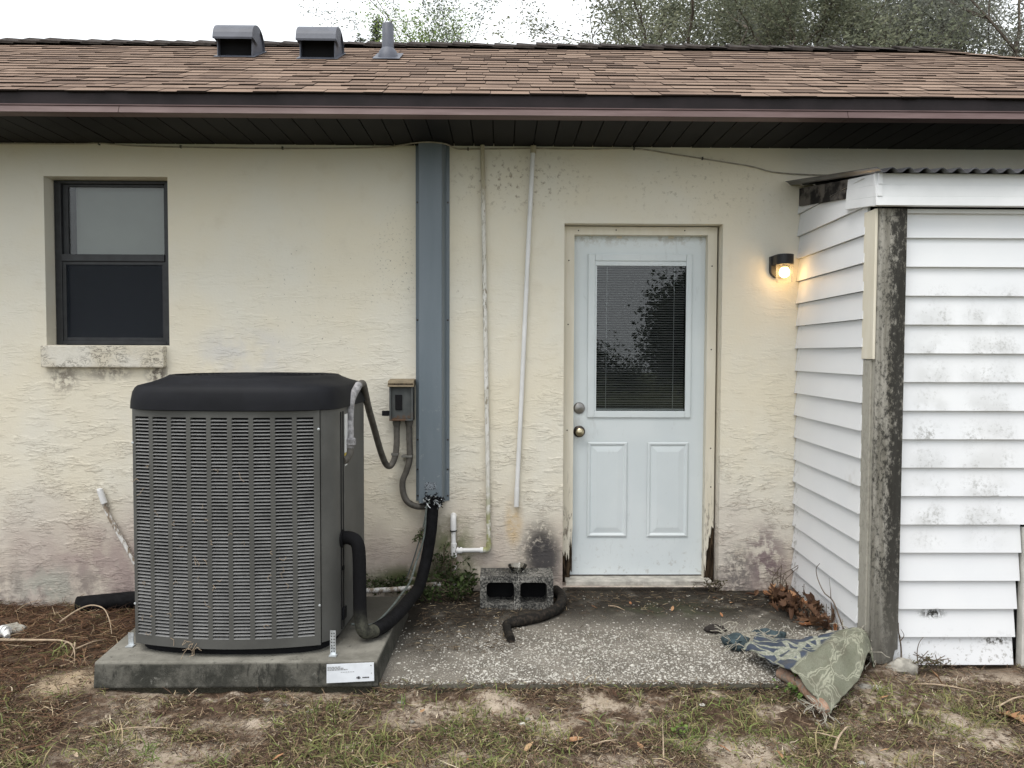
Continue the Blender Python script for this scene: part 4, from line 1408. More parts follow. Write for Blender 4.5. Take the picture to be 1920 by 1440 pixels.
for k in range(3):
    q = k * 2.094
    c_, s2 = math.cos(q), math.sin(q)
    b.hexa([(CX_ + .05 * c_, CY_ + .05 * s2, 1.225), (CX_ + .34 * c_ + .10 * s2, CY_ + .34 * s2 - .10 * c_, 1.215), (CX_ + .34 * c_ - .10 * s2, CY_ + .34 * s2 + .10 * c_, 1.25), (CX_ + .05 * c_ - .04 * s2, CY_ + .05 * s2 + .04 * c_, 1.24)],
           [(CX_ + .05 * c_, CY_ + .05 * s2, 1.228), (CX_ + .34 * c_ + .10 * s2, CY_ + .34 * s2 - .10 * c_, 1.218), (CX_ + .34 * c_ - .10 * s2, CY_ + .34 * s2 + .10 * c_, 1.253), (CX_ + .05 * c_ - .04 * s2, CY_ + .05 * s2 + .04 * c_, 1.243)])
b.build('fan_blades', 'cap', ac)
# service side: folded seams, hole, stickers
for yy in (-1.118, -1.085):
    MB().box(-0.732, -0.7235, yy, yy + 0.004, 0.14, 1.15).build('seam', 'coil', ac)
MB().box(-0.7255, -0.721, -1.075, -0.985, 0.145, 1.15).build('service_panel', 'ac', ac, bevel=0.002)
MB().lathe((-0.732, -1.10, 0.56), [(0.042, 0), (0.042, 0.0105)], 20, 'x').build('line_hole', 'coil', ac)
MB().lathe((-0.726, -1.09, 0.42), [(0.012, 0), (0.012, 0.006)], 12, 'x').build('line_hole', 'coil', ac)
MB().box(-0.726, -0.714, -1.11, -1.06, 0.18, 0.235).build('valve_cover', 'cap', ac, bevel=0.004)
MB().box(-0.7205, -0.7190, -1.068, -1.010, 0.955, 1.135).build('sticker', 'sticker', ac)
MB().box(-0.7205, -0.7190, -1.068, -1.012, 0.905, 0.953).build('sticker', 'sticker_y', ac)
MB().box(-0.7205, -0.7190, -1.060, -1.020, 0.893, 0.903).build('sticker', 'sticker', ac)


def strap(x_, y_, h, lab):
    b = MB()
    b.box(x_ - .0125, x_ + .0125, y_ - .0015, y_ + .0015, 0.088, 0.088 + h)
    b.box(x_ - .013, x_ + .020, y_ - .028, y_ + .001, 0.0845, 0.089)
    o = b.build('tie_down', 'galv', ac)
    o['label'] = lab
    hb = MB()
    for k in range(int(h / .014)):
        for sx in (-.0055, .0055):
            hb.lathe((x_ + sx, y_ - .0016, 0.10 + k * .0135), [(0.0030, 0), (0.0030, 0.0006)], 8, 'y')
    if h > .09: hb.build('strap_holes', 'ink_dark', o)['kind'] = 'stuff'


strap(-0.725, -1.285, 0.105, 'perforated galvanised strap at the right front foot')
strap(-1.672, -1.200, 0.055, 'short galvanised strap at the left front foot')

ac.rotation_euler.z = AC_TURN

# ================================================================== PIPES, CABLES, BOXES ON THE WALL
# refrigerant line
rl = thing('refrigerant_line', (-0.6, -0.9, 0.08), 'thick black foam-wrapped refrigerant line from the air conditioner up into the grey duct', 'pipe')
pA = spline([(-0.738, -1.10, 0.56), (-0.700, -1.112, 0.562), (-0.668, -1.122, 0.545), (-0.655, -1.128, 0.49), (-0.652, -1.13, 0.32), (-0.648, -1.138, 0.20), (-0.628, -1.150, 0.135), (-0.585, -1.10, 0.122)], 6)
MB().tube(pA, 0.031, 14).build('insulation', 'insul_dusty', rl, smooth=True)
pB = spline([(-0.590, -1.108, 0.122), (-0.545, -0.99, 0.120), (-0.505, -0.80, 0.118), (-0.485, -0.55, 0.10), (-0.475, -0.32, 0.07), (-0.462, -0.18, 0.10), (-0.440, -0.11, 0.20), (-0.420, -0.085, 0.32), (-0.408, -0.075, 0.44), (-0.403, -0.065, 0.56)], 6)
MB().tube(pB, 0.034, 14).build('insulation', 'insul', rl, smooth=True)
lw = spline([(-0.415, -0.10, 0.55), (-0.44, -0.105, 0.50), (-0.455, -0.10, 0.33), (-0.50, -0.13, 0.18), (-0.515, -0.30, 0.12), (-0.53, -0.60, 0.135), (-0.56, -0.80, 0.125), (-0.62, -0.95, 0.10), (-0.72, -0.98, 0.11)], 6)
MB().tube(lw, 0.0055, 8).build('liquid_line', 'wire', rl, smooth=True)
MB().tube(spline([(-0.44, -0.09, 0.53), (-0.456, -0.06, 0.42), (-0.475, -0.05, 0.34), (-0.49, -0.05, 0.29), (-0.53, -0.05, 0.16), (-0.57, -0.06, 0.05)], 5), 0.004, 7).build('control_wire', 'wire', rl, smooth=True)

# duct (line-set cover)
dc = thing('line_set_cover', (-0.415, 0, 0.53), 'tall blue-grey sheet-metal duct running up the wall to the eave', 'duct')
mb = MB()
prof = [(-0.512, -0.002), (-0.512, -0.006), (-0.492, -0.008), (-0.487, -0.088), (-0.483, -0.092), (-0.352, -0.092), (-0.348, -0.088), (-0.330, -0.008), (-0.310, -0.006), (-0.310, -0.002)]
K = len(prof)
vs = [(a, b_, 0.530) for a, b_ in prof] + [(a, b_, 2.655) for a, b_ in prof]
mb.add(vs, [(i, (i + 1) % K, (i + 1) % K + K, i + K) for i in range(K)] + [tuple(range(K - 1, -1, -1)), tuple(range(K, 2 * K))])
cov = mb.build('cover', 'duct', dc)
for zz in (0.56, 0.72, 0.90, 1.62, 2.32):
    for xx in (-0.502, -0.320):
        MB().lathe((xx, -0.0075, zz), [(0.006, 0), (0.005, .003), (0, .004)], 10, 'y', caps=False).build('screw', 'rose', dc)
n = N('torn_label_paper', 0.8, 0.2)
n.color(n.mix(n.ms(n.noise(130, 4, 0.7), 0.50, 0.56), (0.22, 0.25, 0.28), (0.02, 0.02, 0.025)))
M['torn'] = n.m
MB().box(-0.452, -0.382, -0.0935, -0.0925, 0.612, 0.655).build('torn_label', 'torn', dc)
b = MB()
for i in range(120):
    p = Vector((random.uniform(-0.452, -0.345), -0.094 + random.uniform(-.012, .004), random.gauss(0.548, 0.016)))
    q = [p]
    for j in range(3): q.append(q[-1] + Vector((random.uniform(-.014, .014), random.uniform(-.010, .008), random.uniform(-.012, .012))))
    b.tube(q, 0.0026, 4, mi=0 if random.random() < .62 else 1)
o = b.build('frayed_tape', ['insul', 'galv'], dc)
o['kind'] = 'stuff'

# disconnect box
db = thing('disconnect_box', (-0.59, 0, 1.02), 'small dark electrical disconnect box with tan lid beside the grey duct', 'electrical box')
mb = MB()
mb.box(-0.660, -0.648, -0.095, -0.002, 1.020, 1.232).box(-0.532, -0.520, -0.095, -0.002, 1.020, 1.232)
mb.box(-0.648, -0.532, -0.095, -0.002, 1.020, 1.032).box(-0.648, -0.532, -0.080, -0.002, 1.032, 1.232)
mb.build('box_body', 'box', db, bevel=0.003)
MB().hexa([(-0.668, -0.112, 1.222), (-0.512, -0.112, 1.222), (-0.512, -0.002, 1.236), (-0.668, -0.002, 1.236)], [(-0.666, -0.108, 1.258), (-0.514, -0.108, 1.258), (-0.514, -0.002, 1.268), (-0.666, -0.002, 1.268)]).build('lid', 'box_lid', db, bevel=0.004)
MB().box(-0.664, -0.516, -0.1135, -0.1115, 1.236, 1.243).build('rust_line', 'rot', db)
MB().box(-0.626, -0.585, -0.088, -0.080, 1.085, 1.175).build('breaker_window', 'black', db, bevel=0.003)
MB().box(-0.706, -0.661, -0.080, -0.050, 1.048, 1.078).build('latch', 'black', db, bevel=0.004)
for xx in (-0.622, -0.548):
    MB().lathe((xx, -0.052, 1.0), [(0.024, 0.020), (0.024, 0.004), (0.020, -0.012), (0.018, -0.02)], 14).build('conduit_hub', 'conduit', db, smooth=True)

# conduit whip to the air conditioner
cw = thing('conduit_whip', (-0.7, -0.4, 0.75), 'grey flexible conduit looping from the disconnect box over the air conditioner corner', 'conduit')
w1 = spline([(-0.622, -0.052, 0.99), (-0.622, -0.055, 0.88), (-0.632, -0.06, 0.80), (-0.655, -0.075, 0.752), (-0.680, -0.10, 0.765), (-0.700, -0.17, 0.85), (-0.712, -0.33, 1.0), (-0.712, -0.52, 1.13), (-0.702, -0.70, 1.235), (-0.694, -0.80, 1.268), (-0.700, -0.87, 1.262)], 8)
MB().tube(w1, 0.0185, 12).build('conduit', 'conduit', cw, smooth=True)
w2 = spline([(-0.700, -0.868, 1.263), (-0.708, -0.92, 1.235), (-0.720, -0.965, 1.190), (-0.722, -0.99, 1.12), (-0.718, -1.01, 1.04), (-0.716, -1.02, 1.00)], 8)
MB().tube(w2, 0.0195, 12).build('bleached_conduit', 'conduit_lite', cw, smooth=True)
MB().lathe((-0.716, -1.022, 0.975), [(0.021, 0.045), (0.030, 0.038), (0.030, 0.012), (0.022, 0.008), (0.020, -0.01)], 14).build('compression_nut', 'conduit_lite', cw, smooth=True)
MB().tube(spline([(-0.716, -1.022, 0.97), (-0.718, -1.030, 0.945), (-0.728, -1.055, 0.925), (-0.742, -1.085, 0.920)], 5), [0.021] * 11 + [0.023] * 5, 12).build('angle_fitting', 'conduit', cw, smooth=True)
MB().box(-0.652, -0.612, -0.078, -0.004, 0.812, 0.826).build('pipe_strap', 'steel', cw)

c2 = thing('wall_conduit', (-0.56, -0.05, 0.5), 'short grey conduit curving from the disconnect box to the foot of the duct', 'conduit')
MB().tube(spline([(-0.548, -0.052, 0.99), (-0.546, -0.050, 0.90), (-0.546, -0.048, 0.79), (-0.563, -0.048, 0.72), (-0.587, -0.048, 0.655), (-0.583, -0.048, 0.58), (-0.555, -0.048, 0.528), (-0.50, -0.048, 0.502), (-0.43, -0.048, 0.505)], 7), 0.0185, 12).build('conduit', 'conduit', c2, smooth=True)
MB().box(-0.592, -0.528, -0.070, -0.003, 0.800, 0.812).build('pipe_strap', 'steel', c2)

# painted condensate pipe with elbow, tee and stub
pp = thing('drain_pipe', (-0.1, 0, 0.23), 'thin peeling white drain pipe down the wall with a tee near the ground', 'pipe')
MB().tube([(-0.115, -0.024, 2.655), (-0.106, -0.022, 2.19), (-0.096, -0.022, 1.62), (-0.083, -0.022, 1.0), (-0.075, -0.022, 0.5), (-0.071, -0.024, 0.262)], 0.0135, 12).build('down_pipe', 'pvc_painted', pp, smooth=True)
MB().tube(spline([(-0.071, -0.024, 0.275), (-0.072, -0.024, 0.248), (-0.082, -0.024, 0.234), (-0.108, -0.024, 0.232)], 5), 0.0175, 12).build('elbow', 'pvc_painted', pp, smooth=True)
MB().tube([(-0.085, -0.024, 0.232), (-0.27, -0.026, 0.231)], 0.0135, 12).build('cross_pipe', 'pvc', pp, smooth=True)
MB().tube([(-0.105, -0.024, 0.232), (-0.125, -0.024, 0.232)], 0.018, 12).build('collar', 'pvc', pp, smooth=True)
MB().tube([(-0.232, -0.026, 0.231), (-0.262, -0.026, 0.231)], 0.019, 12).build('collar', 'pvc', pp, smooth=True)
MB().tube([(-0.281, -0.026, 0.192), (-0.2825, -0.026, 0.275)], 0.0185, 12).build('tee', 'pvc', pp, smooth=True)
MB().tube([(-0.2835, -0.026, 0.27), (-0.285, -0.026, 0.36)], 0.0145, 12).build('stub_pipe', 'pvc', pp, smooth=True)
MB().tube([(-0.2765, -0.026, -0.02), (-0.281, -0.026, 0.20)], 0.0145, 12).build('ground_pipe', 'pvc_worn', pp, smooth=True)
MB().tube(spline([(-0.285, -0.026, 0.355), (-0.2855, -0.026, 0.40), (-0.2855, -0.018, 0.428), (-0.2855, 0.01, 0.44)], 5), 0.0185, 12).build('wall_elbow', 'pvc', pp, smooth=True)
MB().tube([(-0.285, -0.026, 0.348), (-0.285, -0.026, 0.353)], 0.022, 12).build('clamp', 'black', pp, smooth=True)

lp = thing('loose_pipe', (0.13, -0.02, 0.5), 'clean white plastic pipe leaning slantwise from the eave, open at its end', 'pipe')
MB().tube([(0.187, -0.028, 2.648), (0.162, -0.022, 2.10), (0.117, -0.020, 1.01), (0.096, -0.022, 0.56)], 0.0135, 14).build('pipe', 'pvc', lp, smooth=True)
MB().tube([(0.0985, -0.022, 0.61), (0.095, -0.022, 0.497)], 0.0155, 14).build('coupling', 'pvc', lp, smooth=True)
MB().tube([(0.187, -0.027, 2.61), (0.1885, -0.027, 2.652)], 0.018, 12).build('coupling', 'pvc_painted', lp, smooth=True)

sp_ = thing('stub_pipe', (-2.3, -0.03, 0.2), 'slanting dirty white pipe on the wall left of the air conditioner', 'pipe')
MB().tube(spline([(-2.381, -0.022, 0.528), (-2.372, -0.022, 0.49), (-2.345, -0.024, 0.43), (-2.30, -0.026, 0.345), (-2.245, -0.028, 0.245), (-2.20, -0.03, 0.16), (-2.13, -0.03, 0.03)], 5), 0.0125, 10).build('pipe', 'pvc_worn', sp_, smooth=True)
MB().tube([(-2.375, -0.026, 0.515), (-2.400, -0.026, 0.592)], 0.0185, 12).build('cap', 'pvc', sp_, smooth=True)
MB().lathe((-2.400, -0.026, 0.592), [(0.0185, 0), (0.015, 0.012), (0, 0.016)], 12, caps=False).build('cap_end', 'pvc', sp_, smooth=True)

gp = MB().tube(spline([(-1.0, -0.26, 0.03), (-0.79, -0.20, 0.035), (-0.58, -0.14, 0.03), (-0.40, -0.05, 0.03), (-0.29, -0.04, 0.02)], 5), 0.0145, 10).build('ground_pipe', 'pvc_worn', smooth=True, loc=(-0.6, -0.08, 0.01))
tag(gp, 'white pipe lying along the wall foot behind the concrete pad', 'pipe')

# cable along the soffit
cb = thing('wall_cable', (0, 0, 2.62), 'thin tan cable strung loosely along the wall top under the soffit', 'cable')
pts = [(-5, -.012, 2.645), (-2.96, -.012, 2.648), (-2.491, -.012, 2.650), (-2.382, -.014, 2.654), (-2.147, -.010, 2.640), (-1.582, -.010, 2.632), (-1.078, -.010, 2.633), (-0.72, -.012, 2.642), (-0.604, -.03, 2.650), (-0.50, -.094, 2.648), (-0.42, -.101, 2.651), (-0.33, -.094, 2.643), (-0.27, -.03, 2.634), (-0.20, -.012, 2.635), (0.188, -.010, 2.642), (0.5, -.010, 2.640), (0.793, -.010, 2.645), (1.017, -.009, 2.615), (1.466, -.008, 2.550), (1.79, -.008, 2.500), (3.0, -.008, 2.49)]
MB().tube(spline(pts, 6), 0.0042, 7).build('cord', 'cable', cb, smooth=True)
for (xx, zz) in ((-2.38, 2.652), (-1.9, 2.638), (-1.3, 2.634), (-0.2, 2.636), (0.79, 2.645), (1.2, 2.590)):
    MB().box(xx - .004, xx + .004, -.018, -.001, zz - .008, zz + .008).build('clip', 'conduit', cb)

# wall lamp
lm = thing('wall_lamp', (1.67, 0, 1.95), 'lit black wall lamp with clear glass jar beside the shed', 'lamp')
pl = [(1.612, 2.008), (1.612, 1.925)] + [(1.67 + 0.058 * math.cos(a), 1.925 + 0.050 * math.sin(a)) for a in np.linspace(math.pi, 2 * math.pi, 14)][1:-1] + [(1.728, 1.925), (1.728, 2.008)]
MB().prism(pl, -0.036, -0.001).build('back_plate', 'lamp', lm, bevel=0.003)
can = [(1.619, -0.036), (1.721, -0.036)] + [(1.67 + 0.051 * math.cos(a), -0.105 - 0.051 * math.sin(a)) for a in np.linspace(0, math.pi, 14)]
K = len(can)
MB().add([(a, b_, 1.950) for a, b_ in can] + [(a, b_, 2.010) for a, b_ in can], [tuple(range(K - 1, -1, -1)), tuple(range(K, 2 * K))] + [(i, (i + 1) % K, (i + 1) % K + K, i + K) for i in range(K)]).build('canopy', 'lamp', lm, bevel=0.003)
MB().lathe((1.67, -0.105, 1.845), [(0.0, 0.0), (0.044, 0.0), (0.048, 0.004), (0.048, 0.105)], 28, caps=False).build('glass_jar', 'jar', lm, smooth=True)
MB().lathe((1.67, -0.105, 1.905), [(0.014, 0.044), (0.016, 0.03), (0.026, 0.016), (0.0305, 0.0), (0.027, -0.016), (0.016, -0.027), (0.0, -0.031)], 20, caps=False).build('bulb', 'bulb', lm, smooth=True)
MB().lathe((1.67, -0.105, 1.93), [(0.017, 0.02), (0.017, 0.0)], 14).build('socket', 'lamp', lm)

# ================================================================== CINDER BLOCK, BOWL, HOSE
bk_ = thing('concrete_block', (0.09, -0.27, -0.028), 'grey hollow concrete block lying on its side against the wall', 'concrete block')
X0, X1, Y0, Y1, Z0, Z1 = -0.115, 0.299, -0.352, -0.168, -0.030, 0.163
mb = MB()
wx = [X0, X0 + .036, 0.078, 0.112, X1 - .036, X1]
mb.box(X0, X1, Y0, Y1, Z1 - .034, Z1)
mb.box(X0, X1, Y0, Y1, Z0, Z0 + .034)
for a, c_ in ((wx[0], wx[1]), (wx[2], wx[3]), (wx[4], wx[5])):
    mb.box(a, c_, Y0 + .0005, Y1 - .0005, Z0 + .034, Z1 - .034)
for (a, c_) in ((wx[1], wx[2]), (wx[3], wx[4])):
    for (sx, xx) in ((1, a), (-1, c_)):
        for (sz, zz) in ((1, Z0 + .034), (-1, Z1 - .034)):
            q = [(xx, zz)] + [(xx + sx * .022 * (1 - math.sin(t)), zz + sz * .022 * (1 - math.cos(t))) for t in np.linspace(0, math.pi / 2, 5)]
            mb.prism(q, Y0 + .0012, Y1 - .0012)
mb.build('block', 'block', bk_)
MB().box(X0 + .036, X1 - .036, Y1 - .045, Y1 - .035, Z0 + .03, Z1 - .03).build('cell_shade_plate', 'black', bk_)  # black plate added so the hollow cells look deep and unlit
MB().box(0.093, 0.097, Y0 - .0006, Y0 + .06, Z1 - .02, Z1 + .0006).build('end_groove', 'black', bk_)
bw = MB().lathe((0.098, -0.258, 0.164), [(0.0, 0.001), (0.034, 0.0), (0.040, 0.006), (0.052, 0.030), (0.056, 0.036), (0.0565, 0.040), (0.053, 0.040), (0.047, 0.030), (0.036, 0.009), (0.0, 0.006)], 32, caps=False).build('glass_bowl', glass('bowl_glass', (0.80, 0.81, 0.79), 0.05, 1.45, 1.6), smooth=True, loc=(0.098, -0.258, 0.164))
tag(bw, 'small clear glass bowl standing on the concrete block', 'bowl')
n = N('black_rubber_hose', 0.8, 0.14)
n.color(n.mix(n.ms(n.noise(40, 5, 0.7), 0.45, 0.7), (0.012, 0.011, 0.010), (0.045, 0.036, 0.028))).bump(n.noise(60, 4), 0.6, 0.006)
M['hose'] = n.m
hs_ = MB().tube(spline([(0.33, -0.10, 0.01), (0.352, -0.20, 0.012), (0.350, -0.30, 0.008), (0.315, -0.42, 0.002), (0.23, -0.53, 0.0), (0.13, -0.60, 0.0), (0.058, -0.645, 0.0), (0.034, -0.68, -0.001), (0.040, -0.76, -0.006), (0.055, -0.86, -0.01)], 7),
                [0.030] * 42 + [0.025] * 8 + [0.021] * 14, 12).build('rubber_hose', 'hose', smooth=True, loc=(0.2, -0.5, -0.03))
tag(hs_, 'bent length of old black hose lying on the patio in front of the block', 'hose')
bp = MB().tube(spline([(-2.47, -0.165, -0.055), (-2.30, -0.140, -0.045), (-2.10, -0.115, -0.035), (-1.8, -0.10, -0.03)], 5), 0.048, 16).build('black_pipe', 'insul', smooth=True, loc=(-2.3, -0.14, -0.08))
tag(bp, 'black pipe half sunk in pine straw at the wall foot', 'pipe')
mb = MB()

# ================================================================== RUG
rug = thing('rug', (1.45, -1.2, -0.03), 'crumpled frayed rug with blue leaves and sage green pattern by the post', 'rug')
ctrl = [  # rows from the raised front-left edge (v=0) to the back edge (v=1); columns from the blue end to the green end
    [(1.150, -1.098, 0.035), (1.207, -1.300, 0.060), (1.262, -1.470, 0.055), (1.342, -1.605, -0.045)],
    [(1.205, -1.050, 0.055), (1.300, -1.225, 0.085), (1.400, -1.350, 0.085), (1.420, -1.545, -0.010)],
    [(1.250, -0.990, 0.050), (1.392, -1.120, 0.070), (1.540, -1.215, 0.100), (1.560, -1.400, 0.015)],
    [(1.310, -0.930, 0.025), (1.470, -1.030, 0.030), (1.655, -1.085, 0.125), (1.700, -1.195, 0.055)],
    [(1.340, -0.890, -0.010), (1.515, -0.960, 0.010), (1.720, -1.065, 0.105), (1.735, -1.170, -0.035)]]


def crv(p, t):
    """Catmull-Rom through 4+ points at t in 0..1"""
    k = len(p) - 1
    i = min(int(t * k), k - 1)
    f = t * k - i
    a, b_, c_, d_ = (Vector(p[max(i - 1, 0)]), Vector(p[i]), Vector(p[i + 1]), Vector(p[min(i + 2, k)]))
    return 0.5 * (2 * b_ + (c_ - a) * f + (2 * a - 5 * b_ + 4 * c_ - d_) * f * f + (3 * b_ - a - 3 * c_ + d_) * f ** 3)


NU, NV = 60, 44
vs, uvs = [], []
for j in range(NV + 1):
    v_ = j / NV
    rowp = [crv([r_[c_] for r_ in ctrl], v_) for c_ in range(4)]
    for i in range(NU + 1):
        u_ = i / NU
        p = crv(rowp, u_)
        wr = (float(fbm(np.array(u_ * 6), np.array(v_ * 5), 3)) - .5) * 0.055 * (0.5 + math.sin(math.pi * u_) * .5) + 0.010 * math.sin(u_ * 9 + v_ * 17) * (1 - u_)
        eg = 0.02 * (float(vnoise(np.array(u_ * 23 + 5), np.array(v_ * 19))) - .5)
        vs.append((p.x + (eg if v_ in (0, 1) else 0), p.y + (eg if u_ in (0, 1) else 0), p.z + wr))
        uvs.append((u_, v_))
fs = [(j * (NU + 1) + i, j * (NU + 1) + i + 1, (j + 1) * (NU + 1) + i + 1, (j + 1) * (NU + 1) + i) for j in range(NV) for i in range(NU)]
b = MB()
b.v, b.f, b.mi = vs, fs, [0] * len(fs)
ro = b.build('rug_sheet', 'rug', rug, smooth=True)
ul = ro.data.uv_layers.new(name='uv')
for lp_ in ro.data.loops:
    ul.data[lp_.index].uv = uvs[lp_.vertex_index]
sm = ro.modifiers.new('thick', 'SOLIDIFY')
sm.thickness = 0.006
sm.offset = 0
rr = MB().tube(spline([(1.255, -1.30, 0.0), (1.30, -1.42, -0.005), (1.325, -1.52, -0.025), (1.338, -1.60, -0.045)], 5), [0.028] * 10 + [0.028, 0.028, 0.027, 0.026, 0.022, 0.016], 14).build('rolled_edge', 'rug_back', rug, smooth=True)
b = MB()
for i in range(170):
    r0 = random.random()
    if r0 < .14:
        p = Vector((random.uniform(1.29, 1.35), random.uniform(-1.62, -1.52), random.uniform(-.06, -.02)))
    elif r0 < .75:
        p = Vector((random.uniform(1.10, 1.34), random.uniform(-1.02, -0.74), random.uniform(-.02, .03)))
    else:
        t = random.random()
        e = crv([Vector(q) for q in ctrl[4]], t)
        p = e + Vector((random.uniform(-.02, .02), random.uniform(-.01, .02), random.uniform(-.01, .02)))
    q = [p]
    dvec = Vector((random.uniform(-1, 1), random.uniform(-1, 1), random.uniform(-.3, .3))).normalized()
    for j in range(4):
        dvec = (dvec + Vector((random.uniform(-.7, .7), random.uniform(-.7, .7), random.uniform(-.5, .4)))).normalized()
        q.append(q[-1] + dvec * random.uniform(.010, .030))
        q[-1].z = max(q[-1].z, -0.03 if q[-1].y > -1.35 else -.075)
    b.tube(q, 0.0019, 4)
o = b.build('frayed_threads', 'thread', rug)
o['kind'] = 'stuff'
# frayed far-left end: a balled scrap and a dark cloth tail
def lump(name, c_, rad, m, parent, seed, flat=0.6):
    b = MB()
    vs = []
    rg = random.Random(seed)
    bmx = bmesh.new()
    bmesh.ops.create_icosphere(bmx, subdivisions=3, radius=1)
    for v in bmx.verts:
        k = 1 + 0.35 * (float(fbm(np.array(v.co.x * 2.2 + seed), np.array(v.co.y * 2.2 + v.co.z * 1.7 + 3), 3)) - .5) * 2
        v.co = Vector((v.co.x * rad[0] * k, v.co.y * rad[1] * k, v.co.z * rad[2] * k)) + Vector(c_)
    vs = [tuple(v.co) for v in bmx.verts]
    fs = [tuple(v.index for v in f.verts) for f in bmx.faces]
    bmx.free()
    b.add(vs, fs)
    return b.build(name, m, parent, smooth=True, loc=c_ if parent is None else None)


lump('balled_corner', (1.165, -0.93, 0.0), (0.065, 0.075, 0.036), 'rug_blue', rug, 3)
lump('frayed_fold', (1.27, -0.86, -0.012), (0.10, 0.055, 0.022), 'thread', rug, 5)
lump('frayed_fold', (1.36, -0.80, -0.012), (0.09, 0.05, 0.03), 'rug_blue', rug, 8)
lump('frayed_fold', (1.66, -0.96, 0.02), (0.07, 0.05, 0.045), 'thread', rug, 9)
rg_ = lump('cloth_scrap', (1.128, -0.70, -0.015), (0.06, 0.045, 0.020), 'rag', None, 4)
tag(rg_, 'dark crumpled cloth scrap on the patio behind the frayed rug end', 'scrap')

# ================================================================== LEAVES
def leaf_outline(kind, L):
    if kind == 'lobed':
        pts = [(0, 0), (.10, .10), (.34, .10), (.20, .24), (.46, .36), (.24, .44), (.40, .66), (.17, .68), (.10, .86), (0, 1)]
    else:
        pts = [(0, 0), (.10, .12), (.18, .32), (.20, .52), (.14, .76), (0, 1)]
    right = [(a * L, b_ * L) for a, b_ in pts]
    left = [(-a * L, b_ * L) for a, b_ in pts[1:-1]]
    return right, left


def leaf_geo(kind, L, curl, cup, rot, pos):
    right, left = leaf_outline(kind, L)
    mid = [(0, b_) for a, b_ in right]
    vs, fs = [], []
    nR = len(right)
    def bend(a, b_):
        t = b_ / L
        return Vector((a * math.cos(cup), b_, abs(a) * math.sin(cup) + curl * L * t * t - 0.12 * curl * L * math.sin(t * 9)))
    for p in right: vs.append(bend(*p))
    for p in mid[1:-1]: vs.append(bend(*p))
    for p in left: vs.append(bend(*p))
    m0 = nR
    l0 = nR + nR - 2
    mi = lambda i: 0 if i == 0 else (nR - 1 if i == nR - 1 else m0 + i - 1)
    li = lambda i: 0 if i == 0 else (nR - 1 if i == nR - 1 else l0 + i - 1)
    for i in range(nR - 1):
        fR = [mi(i), i, i + 1, mi(i + 1)]
        fL = [mi(i), mi(i + 1), li(i + 1), li(i)]
        for f in (fR, fL):
            f2 = []
            for q in f:
                if q not in f2: f2.append(q)
            if len(f2) > 2: fs.append(tuple(f2))
    m_ = Matrix.Translation(pos) @ rot
    return [tuple(m_ @ v) for v in vs], fs


def rot3(a, b_, c_):
    return Matrix.Rotation(a, 4, 'Z') @ Matrix.Rotation(b_, 4, 'X') @ Matrix.Rotation(c_, 4, 'Y')


lpile = thing('leaf_pile', (1.66, -0.45, -0.03), 'heap of curled dry brown leaves in the corner by the shed wall', 'leaf pile')
for i in range(105):
    t = random.random()
    cxp = 1.60 + 0.10 * t + random.gauss(0, .055)
    cyp = -0.16 - 0.62 * t + random.gauss(0, .05)
    cxp = min(cxp, 1.73)
    hh = max(0, 0.085 * math.exp(-((t - .5) / .45) ** 2) * random.random())
    v_, f_ = leaf_geo('lobed' if random.random() < .6 else 'plain', random.uniform(.05, .115), random.uniform(.0, .9), random.uniform(.2, 1.25),
                      rot3(random.uniform(0, 6.28), random.uniform(-.5, .6), random.uniform(-.5, .5)), (cxp, cyp, -0.015 + hh))
    v_ = [(min(p[0], 1.745), p[1], max(p[2], -0.026)) for p in v_]
    MB().add(v_, f_).build('leaf', 'dryleaf' if random.random() < .92 else 'dryleaf2', lpile)


def ground_leaf(x_, y_, L, m, kind, label, group=None, tilt=0.25, curl=.25, z_=None):
    zz = float(ground_h(x_, y_)) + 0.014 if z_ is None else z_
    v_, f_ = leaf_geo(kind, L, curl, random.uniform(.1, .5), rot3(random.uniform(0, 6.28), random.uniform(-tilt, tilt), random.uniform(-tilt, tilt)), (x_, y_, zz))
    o = MB().add(v_, f_).build('dry_leaf', m, loc=(x_, y_, zz))
    tag(o, label, 'leaf', group)


ground_leaf(2.085, -1.545, .13, 'dryleaf2', 'lobed', 'large orange-brown leaf on the sand right of the grass tuft by the shed')
ground_leaf(-0.44, -1.935, .085, 'dryleaf2', 'lobed', 'dry orange leaf at the bottom of the view left of the green grass tuft')
ground_leaf(2.0, -1.30, .10, 'dryleaf2', 'plain', 'pale tan leaf standing in the litter before the shed front', tilt=.8)
ground_leaf(0.25, -1.78, .07, 'dryleaf2', 'plain', 'reddish leaf lying in the litter below the middle of the patio edge')
ground_leaf(0.09, -1.86, .06, 'dryleaf2', 'plain', 'curled rust leaf in the grass below the concrete block')
for (xx, yy) in ((-0.66, -1.45), (-0.156, -1.42), (0.498, -1.46), (0.70, -1.68), (0.55, -1.84), (-0.98, -1.80), (-0.62, -1.62), (1.13, -1.60), (0.88, -1.84), (-1.17, -1.46), (1.42, -1.84), (-0.10, -1.92), (1.75, -1.62), (1.05, -1.92), (-1.55, -1.90), (2.25, -1.35), (0.35, -1.62), (-0.82, -1.90), (1.90, -1.90), (0.62, -1.56), (-0.3, -1.55), (1.6, -1.48)):
    ground_leaf(xx + random.uniform(-.02, .02), yy + random.uniform(-.02, .02), random.uniform(.030, .060), random.choice(['dryleaf', 'dryleaf2', 'twig']), 'plain',
                'small dry leaf lying in the thin grass and sand before the patio', 'small fallen leaves on the sand')
